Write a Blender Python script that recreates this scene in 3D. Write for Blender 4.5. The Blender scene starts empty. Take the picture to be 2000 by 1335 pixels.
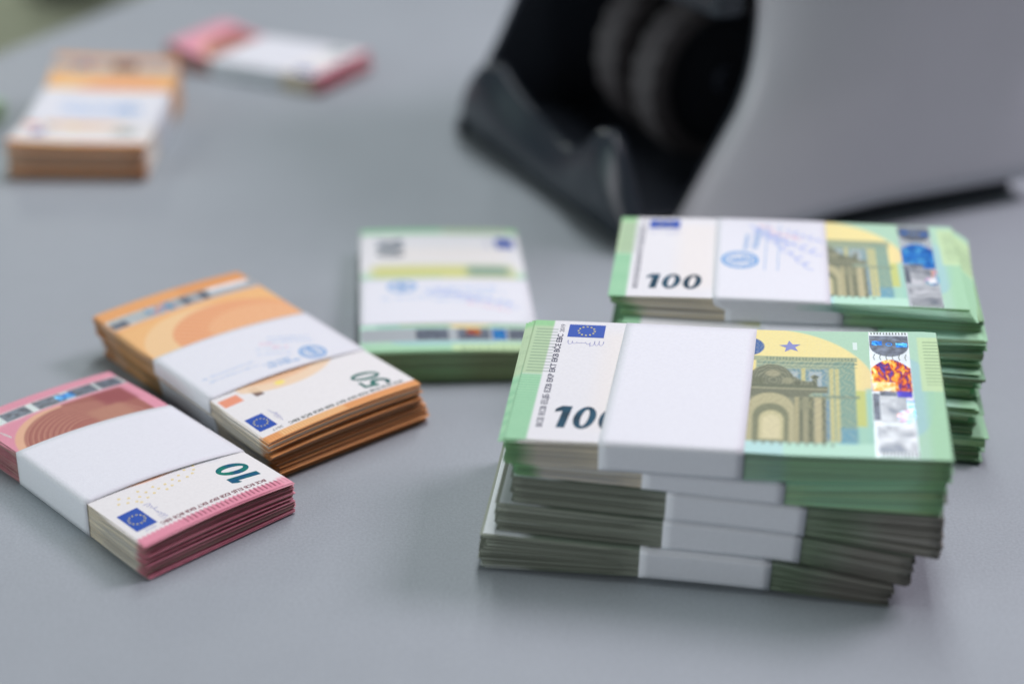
import bpy, bmesh, math, random
import numpy as np
from mathutils import Vector, Matrix

MM = 0.001
scene = bpy.context.scene
COL = scene.collection
rng = np.random.default_rng(7)
random.seed(7)

# ------------------------------------------------------------------ camera
cam_d = bpy.data.cameras.new("camera")
cam = bpy.data.objects.new("camera", cam_d)
COL.objects.link(cam)
scene.camera = cam
CAM_H, CAM_PITCH, CAM_ROLL, CAM_F = 326.92, 0.45863, 0.02519, 3100.0
cam_d.sensor_width = 36.0
cam_d.lens = CAM_F / 2000.0 * 36.0
cam_d.clip_start = 0.02
cam_d.clip_end = 60.0
fw = Vector((0, math.cos(CAM_PITCH), -math.sin(CAM_PITCH)))
rt = Vector((1, 0, 0))
up = rt.cross(fw)
r2 = rt * math.cos(CAM_ROLL) + up * math.sin(CAM_ROLL)
u2 = -rt * math.sin(CAM_ROLL) + up * math.cos(CAM_ROLL)
rot = Matrix((r2, u2, -fw)).transposed()
cam.matrix_world = Matrix.Translation((0, 0, CAM_H * MM)) @ rot.to_4x4()
cam_d.dof.use_dof = True
cam_d.dof.focus_distance = 0.600
cam_d.dof.aperture_fstop = 2.9
cam_d.dof.aperture_blades = 9

# ------------------------------------------------------------------ world and lamps
world = bpy.data.worlds.new("World")
scene.world = world
world.use_nodes = True
bg = world.node_tree.nodes["Background"]
bg.inputs[0].default_value = (0.80, 0.90, 1.0, 1)
bg.inputs[1].default_value = 0.07


def area(name, loc, target, sx, sy, power, color, spread=180):
    d = bpy.data.lights.new(name, 'AREA')
    d.shape = 'RECTANGLE'
    d.size, d.size_y, d.energy, d.color = sx, sy, power, color
    d.spread = math.radians(spread)
    o = bpy.data.objects.new(name, d)
    COL.objects.link(o)
    o.location = loc
    v = (Vector(target) - Vector(loc)).normalized()
    z = -v
    y = Vector((0, 1, 0))
    if abs(z.dot(y)) > 0.95:
        y = Vector((0, 0, 1))
    x = y.cross(z).normalized()
    y = z.cross(x)
    o.rotation_euler = Matrix((x, y, z)).transposed().to_euler()
    return o


# a row of ceiling tubes running away from the viewer, and a cool window far to the left
area("ceiling_tube_light", (0.03, 1.30, 1.75), (0.03, 1.30, 0), 0.07, 2.0, 12.2, (0.95, 0.97, 1.0))
area("ceiling_tube_light", (0.22, 1.30, 1.75), (0.22, 1.30, 0), 0.07, 2.0, 12.2, (0.97, 0.95, 1.0))
area("ceiling_tube_light", (-2.0, 5.2, 1.75), (-2.0, 5.2, 0), 0.07, 2.0, 34, (0.97, 1.0, 0.92))  # extra unseen tube, added to brighten the floor past the table
area("ceiling_panel_light", (1.0, 1.0, 1.25), (0.15, 0.40, 0), 0.5, 0.5, 13.5, (1.0, 0.86, 1.0))
area("room_bounce_fill", (-2.1, -0.75, 0.75), (0.1, 0.6, 0), 1.6, 1.1, 21, (0.96, 0.95, 1.0))  # added fill for bounce off the room, brightens the front-facing sides
area("window_light", (-2.4, 0.5, 0.6), (0, 0.6, 0), 1.2, 0.9, 6, (0.72, 1.0, 0.95))
scene.view_settings.view_transform = 'Standard'
scene.view_settings.look = 'None'
scene.view_settings.exposure = 0.0
scene.view_settings.gamma = 1.0
scene.cycles.use_denoising = True
scene.cycles.max_bounces = 8
scene.cycles.caustics_reflective = False
scene.cycles.caustics_refractive = False


# ------------------------------------------------------------------ materials
def lin(c):
    c = np.asarray(c, float) / 255.0
    return np.where(c <= 0.04045, c / 12.92, ((c + 0.055) / 1.055) ** 2.4)


WHITE_REF = float(lin(232))


def P(r, g, b):
    """picture colour of a thing under the table light -> base colour"""
    return lin((r, g, b)) / WHITE_REF * 0.83


def new_mat(name, color=(.5, .5, .5), rough=.5, metallic=0., spec=.5, attr=None):
    m = bpy.data.materials.new(name)
    m.use_nodes = True
    nt = m.node_tree
    b = nt.nodes["Principled BSDF"]
    b.inputs["Base Color"].default_value = (*color, 1)
    b.inputs["Roughness"].default_value = rough
    b.inputs["Metallic"].default_value = metallic
    b.inputs["Specular IOR Level"].default_value = spec
    if attr:
        a = nt.nodes.new("ShaderNodeAttribute")
        a.attribute_name = attr
        nt.links.new(a.outputs["Color"], b.inputs["Base Color"])
    return m


def add_noise(m, scale, bump=0., dist=0.0001, color_amt=0., detail=4., rough_amt=0., kind="noise", stretch=None):
    nt = m.node_tree
    b = nt.nodes["Principled BSDF"]
    tc = nt.nodes.new("ShaderNodeTexCoord")
    src = tc.outputs["Object"]
    if stretch:
        mp = nt.nodes.new("ShaderNodeMapping")
        mp.inputs["Scale"].default_value = stretch
        nt.links.new(src, mp.inputs["Vector"])
        src = mp.outputs["Vector"]
    if kind == "voronoi":
        n = nt.nodes.new("ShaderNodeTexVoronoi")
        n.feature = 'SMOOTH_F1'
        n.inputs["Scale"].default_value = scale
        out = n.outputs["Distance"]
    else:
        n = nt.nodes.new("ShaderNodeTexNoise")
        n.inputs["Scale"].default_value = scale
        n.inputs["Detail"].default_value = detail
        out = n.outputs["Fac"]
    nt.links.new(src, n.inputs["Vector"])
    if bump:
        bp = nt.nodes.new("ShaderNodeBump")
        bp.inputs["Strength"].default_value = bump
        bp.inputs["Distance"].default_value = dist
        nt.links.new(out, bp.inputs["Height"])
        prev = b.inputs["Normal"].links
        if prev:
            nt.links.new(prev[0].from_socket, bp.inputs["Normal"])
        nt.links.new(bp.outputs["Normal"], b.inputs["Normal"])
    if color_amt:
        mr = nt.nodes.new("ShaderNodeMapRange")
        mr.inputs[1].default_value = 0.3
        mr.inputs[2].default_value = 0.7
        mr.inputs[3].default_value = 1 - color_amt
        mr.inputs[4].default_value = 1 + color_amt
        nt.links.new(out, mr.inputs[0])
        mx = nt.nodes.new("ShaderNodeMix")
        mx.data_type = 'RGBA'
        mx.blend_type = 'MULTIPLY'
        mx.inputs["Factor"].default_value = 1.0
        lk = b.inputs["Base Color"].links
        if lk:
            nt.links.new(lk[0].from_socket, mx.inputs["A"])
        else:
            mx.inputs["A"].default_value = b.inputs["Base Color"].default_value
        nt.links.new(mr.outputs[0], mx.inputs["B"])
        nt.links.new(mx.outputs["Result"], b.inputs["Base Color"])
    if rough_amt:
        mr = nt.nodes.new("ShaderNodeMapRange")
        r0 = b.inputs["Roughness"].default_value
        mr.inputs[1].default_value = 0.3
        mr.inputs[2].default_value = 0.7
        mr.inputs[3].default_value = r0 - rough_amt
        mr.inputs[4].default_value = r0 + rough_amt
        nt.links.new(out, mr.inputs[0])
        nt.links.new(mr.outputs[0], b.inputs["Roughness"])
    return m


M = {}
M['table'] = new_mat("grey_laminate", (.352, .395, .416), .5, spec=.14)
add_noise(M['table'], 1300, bump=.9, dist=.00016, detail=2)
add_noise(M['table'], 900, color_amt=.075, detail=2)
add_noise(M['table'], 70, color_amt=.012, detail=6)
add_noise(M['table'], 9, color_amt=.02, detail=3, rough_amt=.05)
M['table_edge'] = new_mat("dark_table_edge", (.1, .11, .11), .5)
M['floor'] = new_mat("olive_floor", (.46, .50, .36), .6)
add_noise(M['floor'], 6, color_amt=.15)
M['note'] = new_mat("note_paper", rough=.6, spec=.3, attr="ink")
add_noise(M['note'], 1800, bump=.12, dist=.00008, detail=3)
add_noise(M['note'], 900, color_amt=.025, detail=2)
M['sheet'] = new_mat("note_edges", rough=.75, spec=.2, attr="ink")
M['band'] = new_mat("white_band_paper", (.775, .81, .84), .5, spec=.35)
add_noise(M['band'], 1500, bump=.7, dist=.0002, detail=2)
add_noise(M['band'], 700, color_amt=.018, detail=3)
add_noise(M['band'], 60, bump=.15, dist=.0006, detail=2)
M['flag'] = new_mat("flag_blue", tuple(P(20, 75, 170)), .5)
M['star'] = new_mat("star_yellow", tuple(P(225, 215, 110)), .5)
M['star_blue'] = new_mat("star_blue_violet", tuple(P(130, 140, 195)), .5)
M['txt_green'] = new_mat("lettering_dark", tuple(P(62, 66, 88)), .6)
M['txt_red'] = new_mat("lettering_red", tuple(P(120, 50, 62)), .6)
M['txt_olive'] = new_mat("lettering_olive", tuple(P(70, 80, 72)), .6)
M['sig'] = new_mat("signature_ink", tuple(P(165, 170, 205)), .6)
M['stamp'] = new_mat("stamp_blue", tuple(P(70, 155, 215)), .6)
M['stamp_soft'] = new_mat("stamp_blue_soft", tuple(P(160, 195, 232)), .6)
M['stamp_pen'] = new_mat("pen_blue_violet", tuple(P(150, 175, 235)), .6)
M['stamp_red'] = new_mat("stamp_red_soft", tuple(P(232, 190, 205)), .6)
M['dot'] = new_mat("dot_yellow", tuple(P(240, 215, 110)), .6)
M['line_dark'] = new_mat("engraved_line", tuple(P(95, 110, 100)), .6)
M['line_pale'] = new_mat("pale_print", tuple(P(215, 235, 225)), .6)


def numeral_mat(name, c1, c2, scale):
    m = new_mat(name, c1, .5, metallic=.0, spec=.25)
    nt = m.node_tree
    b = nt.nodes["Principled BSDF"]
    tc = nt.nodes.new("ShaderNodeTexCoord")
    n = nt.nodes.new("ShaderNodeTexNoise")
    n.inputs["Scale"].default_value = scale
    n.inputs["Detail"].default_value = 1
    cr = nt.nodes.new("ShaderNodeValToRGB")
    cr.color_ramp.elements[0].position = .4
    cr.color_ramp.elements[0].color = (*c1, 1)
    cr.color_ramp.elements[1].position = .62
    cr.color_ramp.elements[1].color = (*c2, 1)
    nt.links.new(tc.outputs["Object"], n.inputs["Vector"])
    nt.links.new(n.outputs["Fac"], cr.inputs[0])
    nt.links.new(cr.outputs[0], b.inputs["Base Color"])
    add_noise(m, 2600, color_amt=.2, detail=1)
    return m


M['num100'] = numeral_mat("numeral_petrol", tuple(P(10, 48, 66)), tuple(P(14, 80, 104)), 90)
M['num10'] = numeral_mat("numeral_emerald", tuple(P(0, 120, 104)), tuple(P(8, 84, 120)), 130)
M['num50'] = numeral_mat("numeral_green", tuple(P(20, 110, 98)), tuple(P(10, 84, 82)), 120)
M['silver'] = new_mat("hologram_foil", tuple(P(208, 218, 220)), .36, metallic=.6)
add_noise(M['silver'], 260, bump=.25, dist=.0004, detail=2)
M['silver_dark'] = new_mat("hologram_foil_dark", tuple(P(104, 114, 126)), .4, metallic=.3)
add_noise(M['silver_dark'], 320, bump=.4, dist=.0005, detail=2)
add_noise(M['silver_dark'], 420, color_amt=.45, detail=2)


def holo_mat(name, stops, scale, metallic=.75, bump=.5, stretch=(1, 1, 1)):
    """diffraction foil: its reflected hues painted as patches of base colour on metal"""
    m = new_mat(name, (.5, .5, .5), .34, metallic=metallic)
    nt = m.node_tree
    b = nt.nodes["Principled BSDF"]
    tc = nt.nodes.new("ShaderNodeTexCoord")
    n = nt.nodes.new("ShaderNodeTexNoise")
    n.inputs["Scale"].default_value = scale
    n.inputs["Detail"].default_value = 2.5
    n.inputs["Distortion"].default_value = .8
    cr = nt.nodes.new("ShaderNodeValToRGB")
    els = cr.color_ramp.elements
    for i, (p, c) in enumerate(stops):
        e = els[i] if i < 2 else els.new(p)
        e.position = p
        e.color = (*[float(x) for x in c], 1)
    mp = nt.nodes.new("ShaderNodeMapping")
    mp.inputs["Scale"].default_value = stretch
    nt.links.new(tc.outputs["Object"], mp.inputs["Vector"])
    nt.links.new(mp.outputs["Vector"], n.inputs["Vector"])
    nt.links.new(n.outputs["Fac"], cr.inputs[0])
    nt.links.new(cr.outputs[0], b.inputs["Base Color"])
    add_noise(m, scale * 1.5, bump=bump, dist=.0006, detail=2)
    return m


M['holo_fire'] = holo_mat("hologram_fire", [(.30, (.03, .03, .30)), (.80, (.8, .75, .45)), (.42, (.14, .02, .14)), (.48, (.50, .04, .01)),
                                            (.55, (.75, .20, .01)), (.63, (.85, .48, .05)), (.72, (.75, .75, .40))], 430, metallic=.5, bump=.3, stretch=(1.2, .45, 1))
M['holo_gold'] = holo_mat("hologram_gold", [(.30, (.75, .30, .04)), (.72, (1., 1., .9)), (.44, (.95, .62, .15)), (.56, (1., .86, .5))], 420, metallic=.3, bump=.2)  # white-yellow end of the foil's reflection, painted as colour
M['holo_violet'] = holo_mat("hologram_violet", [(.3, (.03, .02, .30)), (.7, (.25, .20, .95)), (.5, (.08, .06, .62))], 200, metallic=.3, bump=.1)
M['holo_painted_glint'] = holo_mat("hologram_painted_glint", [(.3, (.55, .85, 1.)), (.7, (1., 1., 1.)), (.5, (1., .97, .93))], 160, metallic=.1, bump=.1)  # white-hot reflection on the foil painted into the base colour
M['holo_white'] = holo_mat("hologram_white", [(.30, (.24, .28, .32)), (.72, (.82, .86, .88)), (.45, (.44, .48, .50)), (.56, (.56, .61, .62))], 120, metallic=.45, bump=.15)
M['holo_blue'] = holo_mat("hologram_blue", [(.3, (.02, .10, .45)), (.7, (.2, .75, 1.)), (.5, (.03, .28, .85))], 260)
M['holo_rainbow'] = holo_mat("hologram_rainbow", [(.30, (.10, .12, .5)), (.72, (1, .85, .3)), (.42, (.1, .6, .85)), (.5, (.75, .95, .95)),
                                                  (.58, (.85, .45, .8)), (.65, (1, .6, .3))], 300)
M['body'] = new_mat("grey_machine_shell", (.55, .56, .585), .36, spec=.5)
add_noise(M['body'], 1200, bump=.06, dist=.0001)
add_noise(M['body'], 12, color_amt=.03)
M['black'] = new_mat("black_plastic", (.026, .032, .043), .4, spec=.5)
M['black_matt'] = new_mat("black_plastic_matt", (.022, .026, .034), .6, spec=.3)
M['lip'] = new_mat("slate_black_plastic", (.022, .030, .040), .33, spec=.6)
M['wheel'] = new_mat("grey_rubber_wheel", (.095, .088, .092), .6)
M['chair'] = new_mat("dark_chair_fabric", (.02, .022, .02), .8)
add_noise(M['chair'], 300, bump=.3, dist=.0006)


# ------------------------------------------------------------------ helpers
def tag(o, label=None, cat=None, group=None, kind=None):
    for k, v in (("label", label), ("category", cat), ("group", group), ("kind", kind)):
        if v:
            o[k] = v
    return o


def empty(name, loc, rz=0.):
    o = bpy.data.objects.new(name, None)
    COL.objects.link(o)
    o.location = loc
    o.rotation_euler = (0, 0, rz)
    o.empty_display_size = .01
    return o


def mesh_obj(name, verts, faces, mat, parent=None, colors=None, smooth=False):
    me = bpy.data.meshes.new(name)
    verts = np.asarray(verts, np.float32)
    if isinstance(faces, np.ndarray) and faces.ndim == 2:
        k = faces.shape[1]
        me.vertices.add(len(verts))
        me.vertices.foreach_set("co", verts.ravel())
        me.loops.add(faces.size)
        me.loops.foreach_set("vertex_index", faces.ravel().astype(np.int32))
        me.polygons.add(len(faces))
        me.polygons.foreach_set("loop_start", np.arange(0, faces.size, k, dtype=np.int32))
        me.update(calc_edges=True)
    else:
        me.from_pydata([tuple(map(float, v)) for v in verts], [], [tuple(map(int, f)) for f in faces])
        me.update()
    me.validate()
    if colors is not None:
        a = me.attributes.new("ink", 'FLOAT_COLOR', 'POINT')
        c = np.ones((len(verts), 4), np.float32)
        c[:, :3] = colors
        a.data.foreach_set("color", c.ravel())
    if smooth:
        me.polygons.foreach_set("use_smooth", np.ones(len(me.polygons), bool))
    me.materials.append(mat)
    o = bpy.data.objects.new(name, me)
    COL.objects.link(o)
    if parent:
        o.parent = parent
    return o


def grid_faces(nu, nv, off=0, flip=False):
    """(nu+1)x(nv+1) vertices, u major"""
    i, j = np.meshgrid(np.arange(nu), np.arange(nv), indexing='ij')
    a = i * (nv + 1) + j
    b = a + nv + 1
    f = np.stack([a, b, b + 1, a + 1], -1).reshape(-1, 4) + off
    return f[:, ::-1].copy() if flip else f


def ss(x, a, b):
    t = np.clip((x - a) / (b - a), 0, 1)
    return t * t * (3 - 2 * t)


def box_mask(U, V, u0, u1, v0, v1, soft=.35):
    return ss(U, u0 - soft, u0 + soft) * (1 - ss(U, u1 - soft, u1 + soft)) * ss(V, v0 - soft, v0 + soft) * (1 - ss(V, v1 - soft, v1 + soft))


def disc_mask(U, V, cu, cv, ru, rv=None, soft=.04):
    rv = rv or ru
    d = np.sqrt(((U - cu) / ru) ** 2 + ((V - cv) / rv) ** 2)
    return 1 - ss(d, 1 - soft, 1 + soft)


class Paint:
    def __init__(self, U, V, base):
        self.U, self.V = U, V
        self.c = np.zeros(U.shape + (3,)) + np.asarray(base)

    def put(self, mask, col, a=1.):
        m = (mask * a)[..., None]
        self.c = self.c * (1 - m) + np.asarray(col) * m

    def lines(self, mask, phase, col, a=.5, duty=.3):
        f = phase % 1.0
        m = 1 - ss(np.abs(f - .5), duty / 2, duty / 2 + .15)
        self.put(mask * m, col, a)


def arch_mask(U, V, cu, half, v0, vs, rise=1., soft=.4):
    """round headed opening: straight to vs, then half ellipse"""
    lower = box_mask(U, V, cu - half, cu + half, v0, vs, soft)
    d = np.sqrt(((U - cu) / half) ** 2 + ((V - vs) / (half * rise)) ** 2)
    upper = (1 - ss(d, 1 - soft / half, 1 + soft / half)) * (V > vs - .3)
    return np.maximum(lower, upper)


def paint100(U, V):
    p = Paint(U, V, P(224, 227, 227))
    one = np.ones_like(U)
    # right two thirds: aqua to green wash
    g = ss(U, 52, 66)
    p.put(g, P(174, 213, 184))
    p.put(ss(U, 44, 54) * (1 - ss(U, 60, 70)) * box_mask(U, V, 40, 80, 5, 72, 4), P(205, 208, 128), .9)
    p.put(box_mask(U, V, 50, 66, 50, 70, 3), P(118, 156, 150), .8)
    p.put(ss(V, 69, 72) * ss(U, 62, 80) * (1 - ss(U, 92, 100)), P(160, 218, 190))
    # yellow sector
    y = disc_mask(U, V, 85, 38, 40, 40, .015) * ss(U, 60, 70)
    p.put(y * ss(V, 36, 40), P(237, 226, 154))
    p.put(y * ss(V, 36, 40) * ss(U, 116, 122), P(232, 216, 160), .6)
    p.put(box_mask(U, V, 116.5, 121, 17, 38.5, .4), P(198, 206, 118), .9)
    p.put(box_mask(U, V, 121, 128, 6, 40, 1), P(158, 208, 192), .8)
    p.put(box_mask(U, V, 117, 128, 0, 17, .8), P(160, 210, 188), .7)
    p.put(box_mask(U, V, 66, 147, -3, 7.2, .5), P(186, 230, 206))
    p.put(box_mask(U, V, 66, 93, -3, 7.2, .3), P(184, 226, 220))
    # blue disc beside the band
    p.put(disc_mask(U, V, 79.5, 65.5, 6.2, 6.2, .05), P(52, 100, 160))
    # facade behind, line engraving
    f = box_mask(U, V, 83, 117.5, 8, 57.5, .25)
    p.put(f, P(152, 178, 158))
    p.put(f * ss(V, 44, 50), P(166, 182, 150), .7)
    p.put(f * ss(U, 108, 113), P(128, 168, 152), .8)
    p.put(box_mask(U, V, 111, 117.5, 7, 16, 1.2), P(100, 166, 190), .9)
    p.put(box_mask(U, V, 82, 118.5, 56.5, 59.4, .2), P(162, 176, 140))
    p.lines(box_mask(U, V, 86, 117, 57, 59, .2), U / 1.15, P(96, 122, 110), .6, .4)
    p.put(box_mask(U, V, 83.5, 118.5, 54.6, 55.6, .2), P(110, 140, 128), .8)
    p.put(box_mask(U, V, 83.5, 118.5, 52.6, 53.1, .15), P(110, 140, 128), .7)
    for cu in (95.5, 103.8):                       # upper windows
        p.put(box_mask(U, V, cu - 3.4, cu + 3.4, 37, 51.5, .3), P(112, 152, 168), .8)
        p.put(box_mask(U, V, cu - 2.2, cu + 2.2, 38, 49.8, .3), P(178, 196, 200), .9)
    for cu in (104.5,):                            # lower windows
        p.put(box_mask(U, V, cu - 4, cu + 4, 9, 32, .3), P(104, 150, 184), .85)
        p.put(box_mask(U, V, cu - 2, cu + 2.2, 9, 27, .4), P(190, 205, 200), .9)
    for cu in (99.6, 109.4, 111.3):
        p.put(box_mask(U, V, cu - .7, cu + .7, 8, 52, .25), P(212, 206, 138), .85)
    p.put(box_mask(U, V, 106.4, 108.4, 8, 52, .25), P(118, 158, 178), .55)
    p.put(box_mask(U, V, 98, 118.8, 33.4, 35.2, .25), P(122, 146, 130), .8)
    p.lines(f, V / .9, P(112, 140, 126), .22, .4)
    # portal in front: scrolled gable, pilasters, round door
    shape = np.maximum(box_mask(U, V, 78, 101.5, 7, 41, .3), disc_mask(U, V, 88.5, 41, 8.6, 13, .05))
    shape = np.maximum(shape, box_mask(U, V, 78, 108, 36.5, 40.5, .3))
    sc = disc_mask(U, V, 98, 40.5, 6.5, 6.2, .08) * (1 - disc_mask(U, V, 101.5, 49, 5.2, 5.4, .1))
    shape = np.maximum(shape, sc)
    p.put(shape, P(136, 142, 118))
    gable = shape * ss(V, 40, 41.5)
    ring = np.sqrt((U - 89) ** 2 + ((V - 44) * .72) ** 2)
    p.lines(gable, ring / 1.25 + .2 * np.sin(U * 2), P(92, 102, 84), .55, .4)
    p.put(gable * disc_mask(U, V, 89, 48.2, 2.5, 2.1, .3), P(170, 170, 138), .75)
    p.put(gable * disc_mask(U, V, 84.2, 43.4, 1.9, 2.2, .3), P(108, 116, 92), .7)
    p.put(gable * disc_mask(U, V, 94.3, 43.8, 2.1, 2.0, .3), P(164, 166, 134), .6)
    p.put(gable * disc_mask(U, V, 97.6, 42.4, 1.3, 1.3, .3), P(96, 104, 84), .7)
    p.put(shape * box_mask(U, V, 78, 109, 39.6, 41.2, .2), P(102, 112, 90), .8)
    p.put(shape * box_mask(U, V, 78, 109, 38.2, 39.2, .2), P(166, 168, 136), .6)
    p.lines(shape * ss(V, 33, 34) * (1 - ss(V, 38, 38.6)), U / .8 + .15 * np.sin(V * 3), P(90, 98, 80), .65, .45)
    p.put(disc_mask(U, V, 103.6, 44.2, .9, 3.6, .2), P(98, 108, 88), .85)
    p.put(disc_mask(U, V, 103.6, 46.5, 1.5, 1.1, .2), P(98, 108, 88), .85)
    p.put(box_mask(U, V, 96.4, 107.4, 7, 34.2, .3), P(140, 146, 120), .9)
    p.put(arch_mask(U, V, 88.4, 8.2, 7, 26, 1.2), P(188, 186, 146))
    p.lines(arch_mask(U, V, 88.4, 8.2, 7, 26, 1.2), np.maximum(np.abs(U - 88.4), np.hypot(U - 88.4, (V - 26) / 1.2)) / 1.05, P(160, 160, 126), .5, .35)
    p.put(arch_mask(U, V, 88.6, 6.1, 7, 21.5, 1.3), P(140, 146, 116))
    p.lines(arch_mask(U, V, 88.6, 6.1, 7, 21.5, 1.3), np.maximum(np.abs(U - 88.6), np.hypot(U - 88.6, (V - 21.5) / 1.3)) / .95, P(100, 108, 86), .6, .35)
    p.put(arch_mask(U, V, 88.8, 4.2, 8, 19.5, 1.35), P(196, 194, 150))
    p.put(arch_mask(U, V, 88.8, 3.0, 8.6, 18.6, 1.3), P(212, 208, 166))
    for cu, w, c in ((97.4, .7, (186, 182, 140)), (98.9, .4, (104, 112, 90)), (100.4, .8, (168, 168, 134)), (102.2, .7, (96, 104, 84)), (104.6, 1.2, (196, 190, 150)), (106.4, .45, (102, 110, 90))):
        p.put(box_mask(U, V, cu - w, cu + w, 7, 33.6, .25), P(*c), .9)
    p.put(disc_mask(U, V, 100.2, 29, 2.2, 4.2, .3), P(150, 154, 124), .7)
    p.lines(box_mask(U, V, 96.4, 107.4, 7, 34, .3), (V + .5 * np.sin(U * 4)) / 1.1, P(92, 100, 82), .22, .4)
    p.put(box_mask(U, V, 82, 110, 5.2, 7, .4) * (.5 + .5 * np.sin(U * 2.2)), P(100, 110, 86), .6)
    # uneven engraving so that no field stays flat
    n1 = np.sin(U * 2.9 + 3 * np.sin(V * .8)) * np.sin(V * 3.3 + 2 * np.sin(U * .9))
    n2 = np.sin(U * 7.1 + 2 * np.sin(V * 2.1)) * np.sin(V * 6.3 + 2 * np.sin(U * 1.7))
    p.c = p.c * (1 + (f + shape * (1 - f))[..., None] * (.10 * n1 + .09 * n2)[..., None])
    p.put(f * (1 - shape) * (n1 > .35), P(206, 204, 150), .35)
    p.put(y * ss(V, 55, 62) * (n2 > .3), P(226, 226, 190), .3)
    # right margin
    p.put(ss(U, 136.5, 138) * one, P(172, 213, 186))
    p.put(disc_mask(U, V, 135, 36, 9, 24, .04) * ss(U, 136, 137), P(160, 203, 203), .85)
    p.put(box_mask(U, V, 140, 148, 39, 73.5, .5), P(194, 222, 170), .9)
    p.put(ss(U, 139, 143) * (1 - ss(V, 38, 40)), P(162, 210, 168), .8)
    p.lines(box_mask(U, V, 141.8, 148, 43, 71, .3), V / 2.1, P(138, 168, 130), .75, .22)
    # left margin
    m = 1 - ss(U, 6.9, 7.7)
    p.put(m * ss(V, 39, 41), P(178, 206, 166))
    p.put(m * (1 - ss(V, 39, 41)), P(158, 209, 168))
    p.put(m * ss(V, 72, 74), P(150, 205, 150))
    p.lines(box_mask(U, V, 1.2, 9.4, 41, 72, .3), V / 2.05, P(98, 132, 112), .5, .22)
    p.lines(m * (1 - ss(V, 39, 41)), V / 1.6, P(120, 186, 142), .5, .3)
    p.put(box_mask(U, V, 27, 44, 8, 70, 5), P(230, 227, 218), .6)
    return p.c


def paint_old(U, V):
    """pale reverse of a well used note"""
    p = Paint(U, V, P(236, 244, 244))
    p.put(ss(U, 12, 20), P(132, 146, 130))
    p.lines(box_mask(U, V, 3, 30, 5, 70, 1), (U + V) / 3.2, P(196, 214, 214), .5, .3)
    return p.c


def paint10(U, V):
    p = Paint(U, V, P(228, 229, 226))
    m = 1 - ss(U + .5 * np.sin(V * 3.3), 4.6, 5.6)
    p.put(m, P(228, 156, 172))
    p.lines(m, (V + .18 * U) / .75, P(206, 112, 138), .55, .4)
    p.lines(m * ss(U, 1.2, 2) * (1 - ss(V, 46, 50)), (V) / 2.0, P(120, 56, 70), .8, .18)
    p.put(box_mask(U, V, -1, 6.5, -1, 4, .8), P(232, 170, 182), .6)
    # arch sliver by the band
    sl = disc_mask(U, V, 52, 38, 17.5, 26, .03)
    p.put(sl, P(236, 198, 172))
    p.put(disc_mask(U, V, 53, 36, 17, 20, .03), P(204, 148, 106))
    p.put(disc_mask(U, V, 55, 28, 17, 14, .04), P(150, 92, 76))
    p.put(disc_mask(U, V, 47, 14, 16, 9, .1) * (1 - disc_mask(U, V, 49, 13, 11, 5.5, .1)), P(214, 220, 222), .6)
    # far half
    p.put(ss(U, 70, 80), P(222, 156, 170))
    p.lines(ss(U, 74, 80), (V * .8 + U) / 1.3, P(200, 122, 142), .4, .4)
    a = np.maximum(disc_mask(U, V, 82, 36, 27, 27, .02), box_mask(U, V, 82, 111, 6, 34, .5))
    p.put(disc_mask(U, V, 84, 38, 27.5, 28, .02), P(222, 178, 146))
    p.put(a, P(168, 110, 98))
    rr = np.hypot(U - 80, V - 34)
    p.lines(a * disc_mask(U, V, 82, 36, 27, 27, .02) * (rr > 11), rr / 2.3, P(200, 150, 130), .6, .38)
    p.lines(a * (rr > 11), rr / 1.05, P(130, 74, 66), .35, .4)
    p.put(box_mask(U, V, 96, 111, 5, 20, 2), P(146, 76, 82), .75)
    p.put(box_mask(U, V, 84, 97, 14, 30, 2), P(182, 134, 112), .8)
    p.put(ss(U, 110, 112), P(226, 166, 178))
    p.lines(ss(U, 121.5, 122.5), (V - .4 * U) / 2.1, P(196, 118, 138), .6, .3)
    p.lines(ss(U, 110, 112), (V + U) / .9, P(208, 136, 152), .35, .4)
    return p.c


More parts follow.
